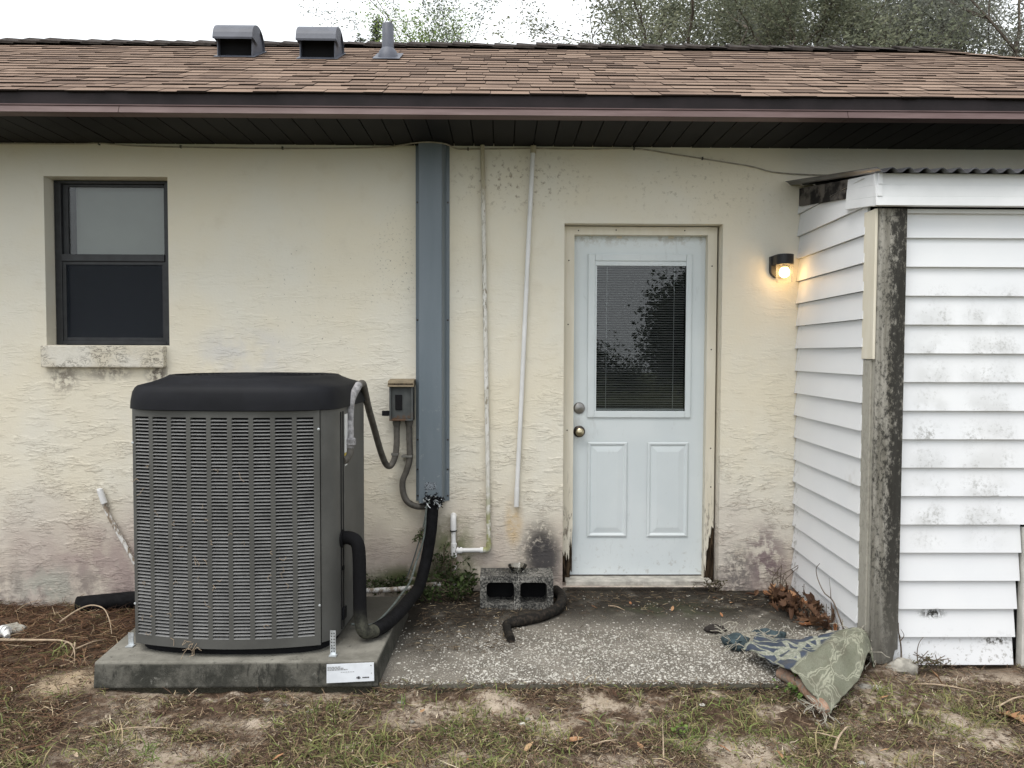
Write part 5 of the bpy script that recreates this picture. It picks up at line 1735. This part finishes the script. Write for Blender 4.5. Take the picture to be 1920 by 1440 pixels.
for (xx, yy) in ((0.75, -0.28), (1.28, -0.16), (1.35, -0.24), (0.96, -0.40), (0.55, -0.35), (1.22, -0.50)):
    ground_leaf(xx, yy, random.uniform(.03, .05), 'dryleaf2', 'plain', 'small dry leaf on the dark patio between door and leaf heap', 'small leaves on the patio', z_=-0.018)


# ================================================================== STICKS, STONES
def stick(pts, r0, m, label, cat='twig', name='twig', branches=(), group=None):
    root = thing(name, pts[0], label, cat, group)
    sp2 = spline(pts, 6)
    rs = [r0 * (1 - 0.65 * i / (len(sp2) - 1)) for i in range(len(sp2))]
    MB().tube(sp2, rs, 7).build('stem', m, root, smooth=True)
    for bp_ in branches:
        s2 = spline(bp_, 5)
        MB().tube(s2, [r0 * .55 * (1 - .7 * i / (len(s2) - 1)) for i in range(len(s2))], 6).build('side_shoot', m, root, smooth=True)
    return root


stick([(-2.85, -0.74, -.045), (-2.55, -0.757, -.045), (-2.373, -0.775, -.04), (-2.217, -0.796, -.035), (-2.115, -0.862, -.035)], 0.0085, 'twig', 'pale forked branch lying on the pine straw at the left edge', 'branch', 'branch',
      [[(-2.125, -0.85, -.035), (-2.105, -0.875, -.02), (-2.085, -0.93, -.045), (-2.075, -1.0, -.06)], [(-2.09, -0.90, -.04), (-2.03, -0.86, -.02), (-2.0, -0.80, -.03)]])
stick([(-2.40, -0.48, -.05), (-2.33, -0.44, 0.0), (-2.25, -0.44, .03), (-2.15, -0.50, .03), (-2.08, -0.58, -.01), (-2.03, -0.66, -.05)], 0.005, 'twig', 'thin arched tan twig over the pine straw left of the pad')
stick([(-2.18, -0.86, -.05), (-2.15, -0.86, -.02), (-2.08, -0.93, -.03), (-2.03, -1.02, -.06)], 0.0045, 'twig', 'short hooked twig lying by the forked branch')
stick([(1.73, -0.92, -0.02), (1.715, -0.83, 0.10), (1.712, -0.76, 0.155), (1.710, -0.66, 0.165), (1.712, -0.57, 0.21), (1.712, -0.545, 0.26), (1.714, -0.585, 0.30)], 0.0042, 'vine', 'thin dry vine stem climbing the white side siding', 'vine', 'vine',
      [[(1.712, -0.74, 0.158), (1.711, -0.735, 0.20), (1.711, -0.715, 0.26)]])
stick([(1.905, -1.09, -0.06), (1.905, -1.085, 0.03), (1.895, -1.08, 0.10), (1.890, -1.085, 0.15)], 0.0045, 'vine', 'dark dead vine wisp beside the post foot on the front siding', 'vine', 'vine',
      [[(1.90, -1.085, .06), (1.915, -1.09, .09), (1.90, -1.09, .12)], [(1.90, -1.085, .08), (1.885, -1.09, .12)]])
stick([(1.985, -1.10, -0.07), (1.98, -1.09, 0.0), (1.99, -1.085, 0.05), (2.01, -1.085, 0.08)], 0.003, 'vine', 'small curled stem rising in front of the lowest front siding board', 'vine', 'vine')
stick([(0.34, -1.83, -.062), (0.40, -1.81, -.055), (0.45, -1.79, -.06)], 0.004, 'twig', 'short pale stick in the litter below the patio edge near the block')
stick([(1.86, -1.27, -.065), (1.98, -1.31, -.055), (2.12, -1.385, -.06)], 0.005, 'twig', 'straight grey stick on the sand before the shed front')
stick([(1.26, -1.86, -.065), (1.30, -1.80, -.05), (1.36, -1.73, -.045), (1.39, -1.70, -.055)], 0.0055, 'twig', 'pale forked stick on the sand below the rug', branches=[[(1.30, -1.80, -.05), (1.24, -1.76, -.05), (1.20, -1.74, -.06)]])
stick([(-0.54, -1.47, -.06), (-0.50, -1.478, -.055), (-0.44, -1.482, -.06)], 0.005, 'twig', 'short straight twig below the front corner where pad and patio meet')
stick([(0.60, -1.93, -.06), (0.615, -1.85, -.045), (0.64, -1.72, -.05), (0.66, -1.62, -.06)], 0.0032, 'twig', 'long thin dry stem across the grass below the door')
stick([(0.62, -0.30, -0.02), (0.66, -0.33, -0.015), (0.70, -0.38, -0.02)], 0.004, 'twig', 'small pale stick on the dark patio before the doorstep')
stick([(-1.62, -1.75, -.07), (-1.45, -1.70, -.05), (-1.25, -1.69, -.06)], 0.0035, 'twig', 'thin bleached stem on the sand left below the pad')
stick([(2.10, -1.50, -.07), (2.25, -1.46, -.04), (2.45, -1.50, -.06)], 0.004, 'twig', 'long tan stalk across the grass at the right edge')

sf = lump('concrete_lump', (1.900, -1.110, -0.055), (0.075, 0.045, 0.045), 'concrete_bit', None, 11)
tag(sf, 'rounded grey concrete lump at the foot of the shed post', 'concrete lump')
sf = lump('concrete_chunk', (1.625, -1.325, -0.065), (0.055, 0.045, 0.022), 'concrete_bit', None, 13)
tag(sf, 'flat grey concrete chunk on the ground beside the green rug end', 'concrete lump')
sf = lump('stone', (-2.60, -0.58, -0.06), (0.075, 0.06, 0.04), 'concrete_bit', None, 14)
tag(sf, 'pale rounded stone on the pine straw at the left edge', 'stone')
sf = lump('stone', (-2.60, -0.92, -0.07), (0.06, 0.05, 0.03), 'concrete_bit', None, 21)
tag(sf, 'grey half-buried stone below the branch at the left edge', 'stone')
fit = thing('pvc_fitting', (-2.585, -0.66, -0.04), 'broken white plastic pipe fitting on the straw at the left edge', 'pipe fitting')
MB().tube([(-2.66, -0.64, -0.045), (-2.565, -0.665, -0.035)], 0.026, 14).build('barrel', 'pvc', fit, smooth=True)
MB().tube([(-2.600, -0.656, -0.037), (-2.582, -0.661, -0.035)], 0.031, 14).build('collar', 'pvc', fit, smooth=True)
MB().tube([(-2.58, -0.662, -0.035), (-2.545, -0.70, -0.05)], [0.02, 0.014], 10).build('broken_tip', 'pvc', fit, smooth=True)
for (xx, yy, zz, r_) in ((-0.90, -1.47, -.07, .009), (-0.99, -1.44, -.07, .012), (0.09, -1.62, -.068, .012), (0.11, -1.58, -.068, .010), (1.66, -1.36, -.055, .016), (-0.79, -1.52, -.07, .011), (-0.36, -1.60, -.07, .010), (0.20, -1.50, -.06, .009), (0.85, -1.50, -.06, .009), (1.33, -1.93, -.07, .012), (-0.42, -1.48, -.07, .010), (2.42, -1.25, -.07, .012)):
    zz = float(ground_h(xx, yy)) + r_ * .4
    o = lump('white_pebble', (xx, yy, zz), (r_ * 1.5, r_, r_ * .7), 'pebble', None, int(xx * 100) % 17)
    tag(o, 'white shell pebble lying on the sandy ground before the patio', 'pebble', 'white pebbles on the sand')


# ================================================================== LITTER, STRAW, GRASS (numpy blades)
def blades(name, base, ang, length, width, elev, droop, cols, mats, parent=None, roll=None):
    n_ = len(base)
    dx_, dy_ = np.cos(ang), np.sin(ang)
    e0, e1 = elev, elev - droop
    l2 = length / 2
    turn = rng.normal(0, .35, n_)
    dx2, dy2 = np.cos(ang + turn), np.sin(ang + turn)
    p0 = base
    p1 = p0 + np.stack([dx_ * np.cos(e0), dy_ * np.cos(e0), np.sin(e0)], -1) * l2[:, None]
    p2 = p1 + np.stack([dx2 * np.cos(e1), dy2 * np.cos(e1), np.sin(e1)], -1) * l2[:, None]
    rl_ = rng.uniform(-1.0, 1.0, n_) if roll is None else roll
    sd_ = np.stack([-dy_ * np.cos(rl_), dx_ * np.cos(rl_), np.sin(rl_)], -1) * (width / 2)[:, None]
    v = np.stack([p0 - sd_ * .8, p0 + sd_ * .8, p1 + sd_, p1 - sd_, p2 + sd_ * .25, p2 - sd_ * .25], 1)
    gmin = ground_h(v[..., 0].ravel(), v[..., 1].ravel()).reshape(n_, 6) - .003
    v[..., 2] = np.maximum(v[..., 2], gmin)
    f = np.array([[0, 1, 2, 3], [3, 2, 4, 5]])
    f = (f[None] + (np.arange(n_) * 6)[:, None, None]).reshape(-1, 4)
    c_ = np.repeat(cols, 6, 0)
    return array_mesh(name, v.reshape(-1, 3), f, mats, colors=c_, parent=parent)


def pick(n_, table):
    w_ = np.array([t[0] for t in table], float)
    c_ = np.array([t[1] for t in table])
    i = rng.choice(len(table), n_, p=w_ / w_.sum())
    return c_[i] * rng.uniform(.7, 1.3, (n_, 1))


def in_solid(x_, y_):
    pad_ = (x_ > -1.80) & (x_ < -0.50) & (y_ > -1.40)
    pat_ = (x_ > -0.60) & (x_ < 1.76) & (y_ > -1.362 + 1.1 * np.maximum(0, x_ - 1.40))
    sh_ = (x_ > 1.72) & (y_ > -1.075)
    return pad_ | pat_ | sh_


sand_spots = [(-1.93, -1.26, .20, .22), (-0.40, -1.60, .26, .10), (-1.1, -1.62, .24, .08), (2.2, -1.17, .45, .08), (1.5, -1.86, .24, .08), (0.35, -1.93, .34, .07), (2.3, -1.75, .26, .12), (0.05, -1.53, .16, .05)]


def sandiness(x_, y_):
    s = np.zeros_like(x_)
    for (a, b_, ra, rb) in sand_spots:
        s = np.maximum(s, 1 - sstep(np.hypot((x_ - a) / ra, (y_ - b_) / rb), .5, 1.15))
    return s


# pine straw, left
k = 34000
x_ = rng.uniform(-3.4, -1.72, k)
y_ = rng.uniform(-2.1, -0.015, k)
p_ = (1 - sstep(-y_, 1.25, 1.75) * .75) * (1 - .93 * sandiness(x_, y_)) * (0.35 + .65 * sstep(fbm(x_ * 5, y_ * 5), .3, .55))
m_ = (rng.random(k) < p_) & ~in_solid(x_, y_)
x_, y_ = x_[m_], y_[m_]
nn = len(x_)
z_ = ground_h(x_, y_) + rng.uniform(0, .028, nn) * (0.4 + fbm(x_ * 6, y_ * 6))
sw = blades('pine_straw', np.stack([x_, y_, z_], -1), rng.uniform(0, 6.28, nn), rng.uniform(.05, .15, nn), rng.uniform(.0016, .0032, nn), rng.normal(.06, .18, nn), rng.normal(.12, .2, nn),
            pick(nn, [(5, (.088, .046, .028)), (3, (.15, .082, .048)), (3.5, (.042, .025, .018)), (1.3, (.27, .18, .105)), (1.0, (.12, .105, .045)), (.5, (.42, .33, .22))]), 'straw')
tag(sw, 'brown pine straw covering the ground left of the pad', kind='stuff')

k = 420
x_ = rng.uniform(-3.2, -1.75, k)
y_ = rng.uniform(-1.5, -0.02, k)
m_ = ~in_solid(x_, y_) & (sandiness(x_, y_) < .4)
x_, y_ = x_[m_], y_[m_]
M['chip'] = simple('bark_chip', (0.15, 0.09, 0.055), 0.95, 0.1, var=0.7, scale=7)
bc = scatter_blobs('bark_litter', np.stack([x_, y_, ground_h(x_, y_) + .012], -1), 0.011, .45, 'chip')
tag(bc, 'bark chips and crumbs mixed into the pine straw', kind='stuff')

# dry thatch, front
k = 175000
x_ = rng.uniform(-2.6, 3.0, k)
y_ = rng.uniform(-2.3, -1.06, k)
cl = fbm(x_ * 4.2 + 9, y_ * 4.2)
p_ = (0.09 + .91 * sstep(cl, .36, .56)) * (1 - .80 * sandiness(x_, y_)) * (0.55 + .45 * sstep(-y_, 1.2, 1.5))
m_ = (rng.random(k) < p_) & ~in_solid(x_, y_)
x_, y_ = x_[m_], y_[m_]
nn = len(x_)
z_ = ground_h(x_, y_) + rng.uniform(0, .018, nn)
tt = blades('dry_thatch', np.stack([x_, y_, z_], -1), rng.uniform(0, 6.28, nn), rng.uniform(.01, .045, nn) * (1 + 1.5 * (rng.random(nn) < .09)), rng.uniform(.0014, .0036, nn), rng.normal(.12, .25, nn), rng.normal(.2, .3, nn),
            pick(nn, [(5, (.12, .076, .050)), (3, (.20, .138, .088)), (4.5, (.055, .036, .026)), (1.1, (.36, .28, .18)), (1.8, (.15, .145, .06)), (.5, (.54, .46, .34))]), 'straw')
tag(tt, 'dry brown grass litter on the sandy ground before the patio', kind='stuff')

# green grass in clumps
cl_n = 1700
cx_ = rng.uniform(-2.4, 2.9, cl_n)
cy_ = rng.uniform(-2.25, -1.10, cl_n)
gl_ = fbm(cx_ * 2.6 + 3, cy_ * 2.6 + 8)
keep = (rng.random(cl_n) < sstep(gl_, .34, .56) * sstep(-cy_, 1.30, 1.65) + .05) & ~in_solid(cx_, cy_) & (sandiness(cx_, cy_) < .5)
cx_, cy_ = list(cx_[keep]), list(cy_[keep])
big = [(-0.62, -1.74), (-0.50, -1.80), (-0.42, -1.72), (-0.56, -1.92), (-0.45, -1.95), (-0.66, -1.86), (0.98, -1.68), (1.05, -1.60), (1.22, -1.80), (1.28, -1.74), (1.0, -1.52), (1.16, -1.45), (0.72, -1.86), (0.66, -1.80), (1.95, -1.42), (2.0, -1.50), (1.48, -1.95), (1.8, -1.72), (1.72, -1.60), (2.25, -1.44), (-1.3, -1.85), (-1.05, -1.92), (-1.5, -1.80), (-1.2, -1.74), (-2.15, -0.92), (2.35, -1.95), (1.65, -1.45), (2.15, -1.95)]
cx_ += [b_[0] for b_ in big]
cy_ += [b_[1] for b_ in big]
bx_, by_, bl_, be_, bw_, bc_ = [], [], [], [], [], []
for i, (a, c_) in enumerate(zip(cx_, cy_)):
    bg_ = i >= len(cx_) - len(big)
    m = rng.integers(24, 42) if bg_ else rng.integers(8, 22)
    sp = rng.uniform(.02, .045)
    bx_ += list(a + rng.normal(0, sp, m))
    by_ += list(c_ + rng.normal(0, sp, m))
    bl_ += list(rng.uniform(.04, .095, m) * (1.25 if bg_ else .8))
    be_ += list(rng.uniform(.25, 1.25, m))
    bw_ += list(rng.uniform(.0024, .0058, m))
    tone = rng.random()
    base_c = np.array((.14, .19, .055)) * (1 - tone) + np.array((.235, .225, .09)) * tone
    cc = base_c[None] * rng.uniform(.6, 1.35, (m, 1))
    dr = rng.random(m) < .22
    cc[dr] = np.array((.34, .28, .15))
    bc_ += list(cc)
bx_, by_ = np.array(bx_), np.array(by_)
ok = ~in_solid(bx_, by_)
bx_, by_ = bx_[ok], by_[ok]
nn = len(bx_)
gr_ = blades('grass', np.stack([bx_, by_, ground_h(bx_, by_) - .004], -1), rng.uniform(0, 6.28, nn), np.array(bl_)[ok], np.array(bw_)[ok], np.array(be_)[ok], rng.uniform(.2, 1.1, nn), np.array(bc_)[ok], 'blade')
tag(gr_, 'sparse green grass tufts on the sandy ground', kind='stuff')

# soil crumbs and shell bits over sand and patio
k = 5200
x_ = rng.uniform(-2.6, 2.9, k)
y_ = rng.uniform(-2.2, -1.08, k)
m_ = ~in_solid(x_, y_)
x_, y_ = x_[m_], y_[m_]
M['crumb'] = simple('soil_crumb', (0.14, 0.10, 0.07), 0.95, 0.1, var=0.5, scale=40)
cr = scatter_blobs('soil_crumbs', np.stack([x_, y_, ground_h(x_, y_) + .001], -1), 0.0038, .7, 'crumb')
tag(cr, 'loose dark soil crumbs strewn over the sand', kind='stuff')
k = 2600
x_ = np.concatenate([rng.uniform(-0.5, 1.75, k), rng.uniform(-0.45, 0.1, 1400)])
y_ = np.concatenate([-np.abs(rng.normal(0, .22, k)) - .03, rng.uniform(-1.0, -.1, 1400)])
m_ = (y_ > -1.3)
x_, y_ = x_[m_], y_[m_]
nn = len(x_)
lt = blades('patio_litter', np.stack([x_, y_, np.full(nn, -.022) + rng.uniform(0, .006, nn)], -1), rng.uniform(0, 6.28, nn), rng.uniform(.012, .05, nn), rng.uniform(.0015, .004, nn), rng.normal(.08, .15, nn), rng.normal(.1, .2, nn),
            pick(nn, [(5, (.045, .033, .024)), (3, (.09, .065, .042)), (1, (.25, .20, .13))]), 'straw')
tag(lt, 'dark organic litter along the wall foot on the patio', kind='stuff')

k = 1500
x_ = rng.uniform(-0.56, 1.5, k)
y_ = -1.368 + rng.normal(0, .016, k) + 0.014 * (fbm(x_ * 9, x_ * 0) - .5)
z_ = np.where(y_ > -1.362, -.026, -.044) + rng.uniform(0, .006, k)
el = blades('edge_litter', np.stack([x_, y_, z_], -1), rng.uniform(0, 6.28, k), rng.uniform(.015, .06, k), rng.uniform(.0016, .0036, k), rng.normal(.05, .2, k), rng.normal(.25, .25, k),
            pick(k, [(5, (.07, .046, .030)), (3, (.14, .095, .06)), (2, (.04, .03, .022)), (1, (.30, .24, .15)), (1, (.12, .13, .05))]), 'straw')
tag(el, 'dark roots and dry stems hanging over the front edge of the patio', kind='stuff')

# ================================================================== WEEDS AT THE WALL FOOT
def leafy(name, root, stems, leaf_L, n_leaf, cols, seed, part='foliage'):
    """stems: polylines; small leaf quads along them"""
    rg = np.random.default_rng(seed)
    b = MB()
    P_, A_ = [], []
    for st in stems:
        sp2 = spline(st, 5)
        b.tube(sp2, 0.0018, 5)
        for i in range(n_leaf):
            t = rg.uniform(.25, 1)
            P_.append(sp2[int(t * (len(sp2) - 1))])
    b.build('stem', 'vine', root)
    k = len(P_)
    P_ = np.array([tuple(p) for p in P_]) + rg.normal(0, leaf_L * .55, (k, 3))
    a1 = rg.uniform(0, 6.28, k)
    e = rg.uniform(-.6, .9, k)
    d1 = np.stack([np.cos(a1) * np.cos(e), np.sin(a1) * np.cos(e), np.sin(e)], -1)
    d2 = np.cross(d1, rg.normal(0, 1, (k, 3)))
    d2 /= np.linalg.norm(d2, axis=1)[:, None]
    L = leaf_L * rg.uniform(.6, 1.4, (k, 1))
    v = np.stack([P_, P_ + d1 * L * .5 + d2 * L * .28, P_ + d1 * L, P_ + d1 * L * .5 - d2 * L * .28], 1)
    f = np.arange(k * 4).reshape(-1, 4)
    c_ = np.array(cols)[rg.integers(0, len(cols), k)] * rg.uniform(.6, 1.3, (k, 1))
    array_mesh(part, v.reshape(-1, 3), f, 'weed', colors=np.repeat(c_, 4, 0), parent=root)


GREENS = [(.040, .060, .018), (.055, .080, .026), (.030, .045, .016)]
fern = thing('fern', (-0.50, -0.06, 0.2), 'small green fern sprig dangling on the wire left of the black line', 'fern')
leafy('fern', fern, [[(-0.475, -.06, .37), (-0.49, -.065, .33), (-0.53, -.07, .285)], [(-0.475, -.06, .37), (-0.455, -.065, .36), (-0.445, -.07, .32)], [(-0.475, -.06, .38), (-0.478, -.07, .33), (-0.48, -.07, .285)]], .016, 46, [(.06, .085, .03), (.08, .10, .04), (.045, .06, .02)], 3)
random.seed(21)
weed_defs = [(-0.34, 0.0, .30, 15, 'leafy weed growing up beside the black line behind the white stub pipe'), (-0.205, -.02, .11, 8, 'dark weed with broad leaves right of the white stub pipe'),
             (-0.62, -.00, .09, 9, 'low weed at the wall foot behind the pad, left of the black line'), (-0.40, -.16, .09, 14, 'dark ground weed in the corner between pad and wall'), (-0.72, .0, .08, 7, 'low weed at the wall foot next to the air conditioner'),
             (-0.27, -.14, .08, 10, 'small dark weed at the foot of the white stub pipe')]
for i, (wx_, wy_, h_, ns, lab) in enumerate(weed_defs):
    rt_ = thing('weed', (wx_, wy_ - .04, -0.02), lab, 'weed')
    st = []
    for q in range(ns):
        tx, ty = random.gauss(0, .055), -abs(random.gauss(0, .03))
        st.append([(wx_ + tx * .3, wy_ - .045 + ty * .3, -.03), (wx_ + tx * .7, wy_ - .05 + ty, h_ * random.uniform(.3, .6)), (wx_ + tx * 1.5, wy_ - .055 + ty, h_ * random.uniform(.5, 1.05))])
    leafy('weed', rt_, st, .020 if i != 1 else .034, 26, GREENS, 30 + i)
rt_ = thing('weed', (1.305, -1.40, -0.06), 'bright green broad-leaved weed growing at the rolled rug edge', 'weed')
leafy('weed', rt_, [[(1.27, -1.42, -.06), (1.27 + random.gauss(0, .025), -1.43 + random.gauss(0, .02), -.03), (1.27 + random.gauss(0, .05), -1.44 + random.gauss(0, .03), random.uniform(-.01, .05))] for q in range(10)], .026, 10, [(.13, .21, .05), (.17, .26, .07), (.10, .16, .04)], 51)
rt_ = thing('weed', (0.70, -1.74, -0.06), 'small bright green weed in the litter below the patio edge under the door', 'weed')
leafy('weed', rt_, [[(0.70, -1.74, -.07), (0.70 + random.gauss(0, .015), -1.74 + random.gauss(0, .015), -.045), (0.70 + random.gauss(0, .03), -1.74 + random.gauss(0, .03), -.02)] for q in range(6)], .018, 8, [(.15, .22, .05), (.18, .26, .07)], 52)
rt_ = thing('weed', (1.31, -0.04, 0.0), 'straggly olive weed at the rotten right door frame foot', 'weed')
leafy('weed', rt_, [[(1.31, -.02, -.03), (1.31 + random.gauss(-.03, .05), -.04, .03), (1.31 + random.gauss(-.04, .08), -.06, random.uniform(0, .09))] for q in range(12)], .013, 12, [(.08, .075, .03), (.10, .09, .045), (.06, .06, .025)], 53)
rt_ = thing('weed', (1.72, -0.09, 0.0), 'thin dry weed stems in the corner behind the leaf heap', 'weed')
leafy('weed', rt_, [[(1.70, -.08, -.03), (1.69 + random.gauss(0, .03), -.10, .06), (1.70 + random.gauss(0, .05), -.12, random.uniform(.08, .17))] for q in range(8)], .012, 8, [(.14, .12, .06), (.10, .10, .045)], 54)
rt_ = thing('weed', (1.74, -0.80, 0.0), 'sparse dark weed sprigs along the foot of the side siding', 'weed')
leafy('weed', rt_, [[(1.72, -.35 - .065 * q, -.02), (1.715, -.36 - .065 * q, .05), (1.712 + random.gauss(0, .006), -.36 - .065 * q + random.gauss(0, .02), random.uniform(.06, .14))] for q in range(9)], .009, 7, [(.05, .05, .03), (.07, .065, .035)], 55)
rt_ = thing('weed', (2.03, -1.13, -0.06), 'low tangled weed before the lowest front siding board beside the concrete lump', 'weed')
leafy('weed', rt_, [[(2.02 + random.gauss(0, .05), -1.12, -.07), (2.02 + random.gauss(0, .06), -1.13, -.03), (2.03 + random.gauss(0, .08), -1.13 + random.gauss(0, .02), random.uniform(-.03, .03))] for q in range(14)], .013, 10, [(.12, .11, .05), (.09, .095, .04), (.16, .13, .08)], 56)


# ================================================================== TREES BEHIND
def tree(name, base, trunk_h, limbs, leaf_n, leaf_L, spread, cols, label, seed, trunk_r=0.14, depth=3, group=None, droop=0.0, conifer=False, leaf_w=.42, scat=2.6):
    rd = random.Random(seed)
    rg = np.random.default_rng(seed)
    root = thing(name, base, label, 'tree', group)
    B = Vector(base)
    b = MB()
    tips = []

    def grow(p, d_, L, r_, lev):
        pts = [p]
        q = p.copy()
        dd = d_.copy()
        for i in range(4):
            dd = (dd + Vector((rd.uniform(-.22, .22), rd.uniform(-.22, .22), rd.uniform(-.10, .18)))).normalized()
            q = q + dd * (L / 4)
            pts.append(q.copy())
        b.tube(pts, [r_ * (1 - .55 * i / 4) for i in range(5)], 6 if lev < 2 else (4 if lev < 3 else 3), caps=False)
        if lev >= depth:
            tips.extend(pts[1:])
            return
        if lev >= depth - 1: tips.extend(pts[2:])
        for i in range(rd.randint(3, 4)):
            at = pts[rd.randint(2, 4)]
            ax = Vector((rd.gauss(0, 1), rd.gauss(0, 1), rd.gauss(0.25, .6))).normalized()
            nd = (dd * .75 + ax * .85).normalized()
            grow(at, nd, L * rd.uniform(.58, .78), r_ * .48, lev + 1)

    if conifer:
        H = trunk_h
        b.tube([B, B + Vector((0, 0, H))], [trunk_r, trunk_r * .1], 6, caps=False)
        for i in range(70):
            t = rd.uniform(.86, 1.0)
            a = rd.uniform(0, 6.28)
            Lb = spread * (1 - t) * 2.6 * rd.uniform(.5, 1.1) + .02
            p0 = B + Vector((0, 0, H * t))
            p1 = p0 + Vector((math.cos(a) * Lb, math.sin(a) * Lb, Lb * rd.uniform(.0, .5)))
            b.tube([p0, p1], [.012, .004], 4, caps=False)
            for k_ in range(5): tips.append(p0.lerp(p1, k_ / 4))
    else:
        top = B + Vector((rd.uniform(-.1, .1), rd.uniform(-.1, .1), trunk_h))
        b.tube([B, B.lerp(top, .5) + Vector((rd.uniform(-.1, .1), 0, 0)), top], [trunk_r * 1.3, trunk_r, trunk_r * .8], 10, caps=False)
        for (dv, L) in limbs:
            grow(top, Vector(dv).normalized(), L, trunk_r * .6, 1)
    b.build('trunk', 'bark', root, smooth=True)
    T = np.array([tuple(t) for t in tips])
    c_i = rg.integers(0, len(T), leaf_n)
    P_ = T[c_i] + rg.normal(0, leaf_L * (scat if not conifer else .7), (leaf_n, 3))
    a1 = rg.uniform(0, 6.28, leaf_n)
    e = rg.uniform(-.8, .8, leaf_n)
    d1 = np.stack([np.cos(a1) * np.cos(e), np.sin(a1) * np.cos(e), np.sin(e)], -1)
    d2 = np.cross(d1, rg.normal(0, 1, (leaf_n, 3)))
    d2 /= np.linalg.norm(d2, axis=1)[:, None] + 1e-9
    L = leaf_L * rg.uniform(.6, 1.4, (leaf_n, 1))
    v = np.stack([P_, P_ + d1 * L * .5 + d2 * L * leaf_w * .5, P_ + d1 * L, P_ + d1 * L * .5 - d2 * L * leaf_w * .5], 1)
    cc = np.array(cols)[rg.integers(0, len(cols), len(T))][c_i] * rg.uniform(.65, 1.35, (leaf_n, 1))
    array_mesh('crown', v.reshape(-1, 3), np.arange(leaf_n * 4).reshape(-1, 4), 'leaf', colors=np.repeat(cc, 4, 0), parent=root)
    return root


OAK = [(.185, .20, .135), (.155, .17, .115), (.22, .23, .155), (.125, .14, .098)]
SIL = [(.24, .25, .215), (.20, .215, .18), (.28, .29, .25)]
tree('oak_tree', (4.3, 8.2, -0.1), 3.9, [((-.9, 0, .75), 2.4), ((-.3, .3, 1), 2.3), ((.5, -.2, .9), 2.2), ((.9, .3, .6), 2.1), ((0, -.6, .8), 1.8), ((-1.0, -.2, .75), 2.6), ((-1, .3, .8), 2.6)], 56000, .058, 3, OAK, 'large olive-green oak crown above the roof, left of the dark trunk', 4, .10, depth=4, scat=2.2)
tree('oak_tree', (8.1, 7.6, -0.1), 4.0, [((-.7, 0, .9), 2.3), ((.2, .3, 1), 2.3), ((.8, -.2, .7), 2.2), ((0, -.6, .8), 2.2), ((1, .2, .4), 2.0), ((-.9, .3, .7), 2.4), ((-.2, -.3, 1), 2.4)], 52000, .054, 3, SIL, 'silvery sparse-leaved tree above the right end of the roof', 12, .08, depth=4, scat=2.2)
tree('oak_tree', (5.9, 10.8, -0.1), 5.2, [((-.8, 0, .8), 2.4), ((.2, .3, 1), 2.4), ((.9, -.2, .7), 2.4), ((0, -.6, .8), 2.0), ((.0, .5, .5), 2.0), ((1, .3, .4), 2.4)], 62000, .072, 3, OAK, 'darker oak crown behind the two front trees on the right', 17, .12, depth=4, scat=2.2)
tree('birch_tree', (-1.25, 10, -0.1), 5.4, [((-.20, 0, 1), 2.9), ((-.05, .2, 1.0), 2.2), ((.16, 0, 1), 1.7), ((.40, 0, .9), 1.7)], 5200, .052, 1, [(.16, .19, .145), (.19, .22, .165), (.135, .16, .12)], 'slender sparse grey-green tree above the roof middle', 27, .022, scat=2.2)
tree('young_tree', (-1.25, 9.4, -0.1), 6.2, [((-.6, 0, .8), .8), ((.3, 0, .7), .8), ((1.0, .2, .5), .9), ((-.2, .3, .7), .7)], 4200, .048, 1, [(.20, .30, .06), (.24, .34, .08), (.17, .24, .055)], 'bright green young tree just above the roof ridge', 31, .04, scat=3.2)
tree('conifer_tree', (-2.30, 10, -0.1), 7.66, [], 1300, .055, 1.0, [(.11, .135, .095), (.14, .165, .115)], 'dark pointed conifer top behind the vent pipe', 41, .05, conifer=True)
tree('conifer_tree', (-2.66, 10.4, -0.1), 7.46, [], 1000, .055, .8, [(.08, .10, .065), (.10, .12, .08)], 'low conifer tip left of the pointed conifer', 43, .05, conifer=True)
tree('conifer_tree', (-3.10, 10.2, -0.1), 7.44, [], 1000, .055, .8, [(.08, .10, .065), (.10, .12, .08)], 'conifer tip just right of the right hooded roof vent', 44, .05, conifer=True)
tree('yard_tree', (5.7, -15.5, -0.1), 0.35, [((-.4, 0, 1), 1.9), ((.5, .2, 1), 1.9), ((0, -.4, 1), 1.8), ((.9, 0, .5), 1.6), ((-.8, 0, .5), 1.2)], 20000, .13, 2, [(.05, .06, .03), (.035, .045, .02)], 'dark leafy tree seen only as a reflection in the door glass', 61, .2, leaf_w=.6)
tree('yard_shrub', (2.4, -17.5, -0.1), .2, [((-.9, 0, .5), .8), ((.9, 0, .5), .8), ((-.3, .2, 1), .7), ((.4, 0, .9), .8), ((-1, 0, .2), 1.0), ((1, 0, .2), 1.0)], 5000, .10, 1, [(.05, .06, .03), (.06, .07, .035)], 'low shrub seen only as a reflection low in the door glass', 62, .05, leaf_w=.6)
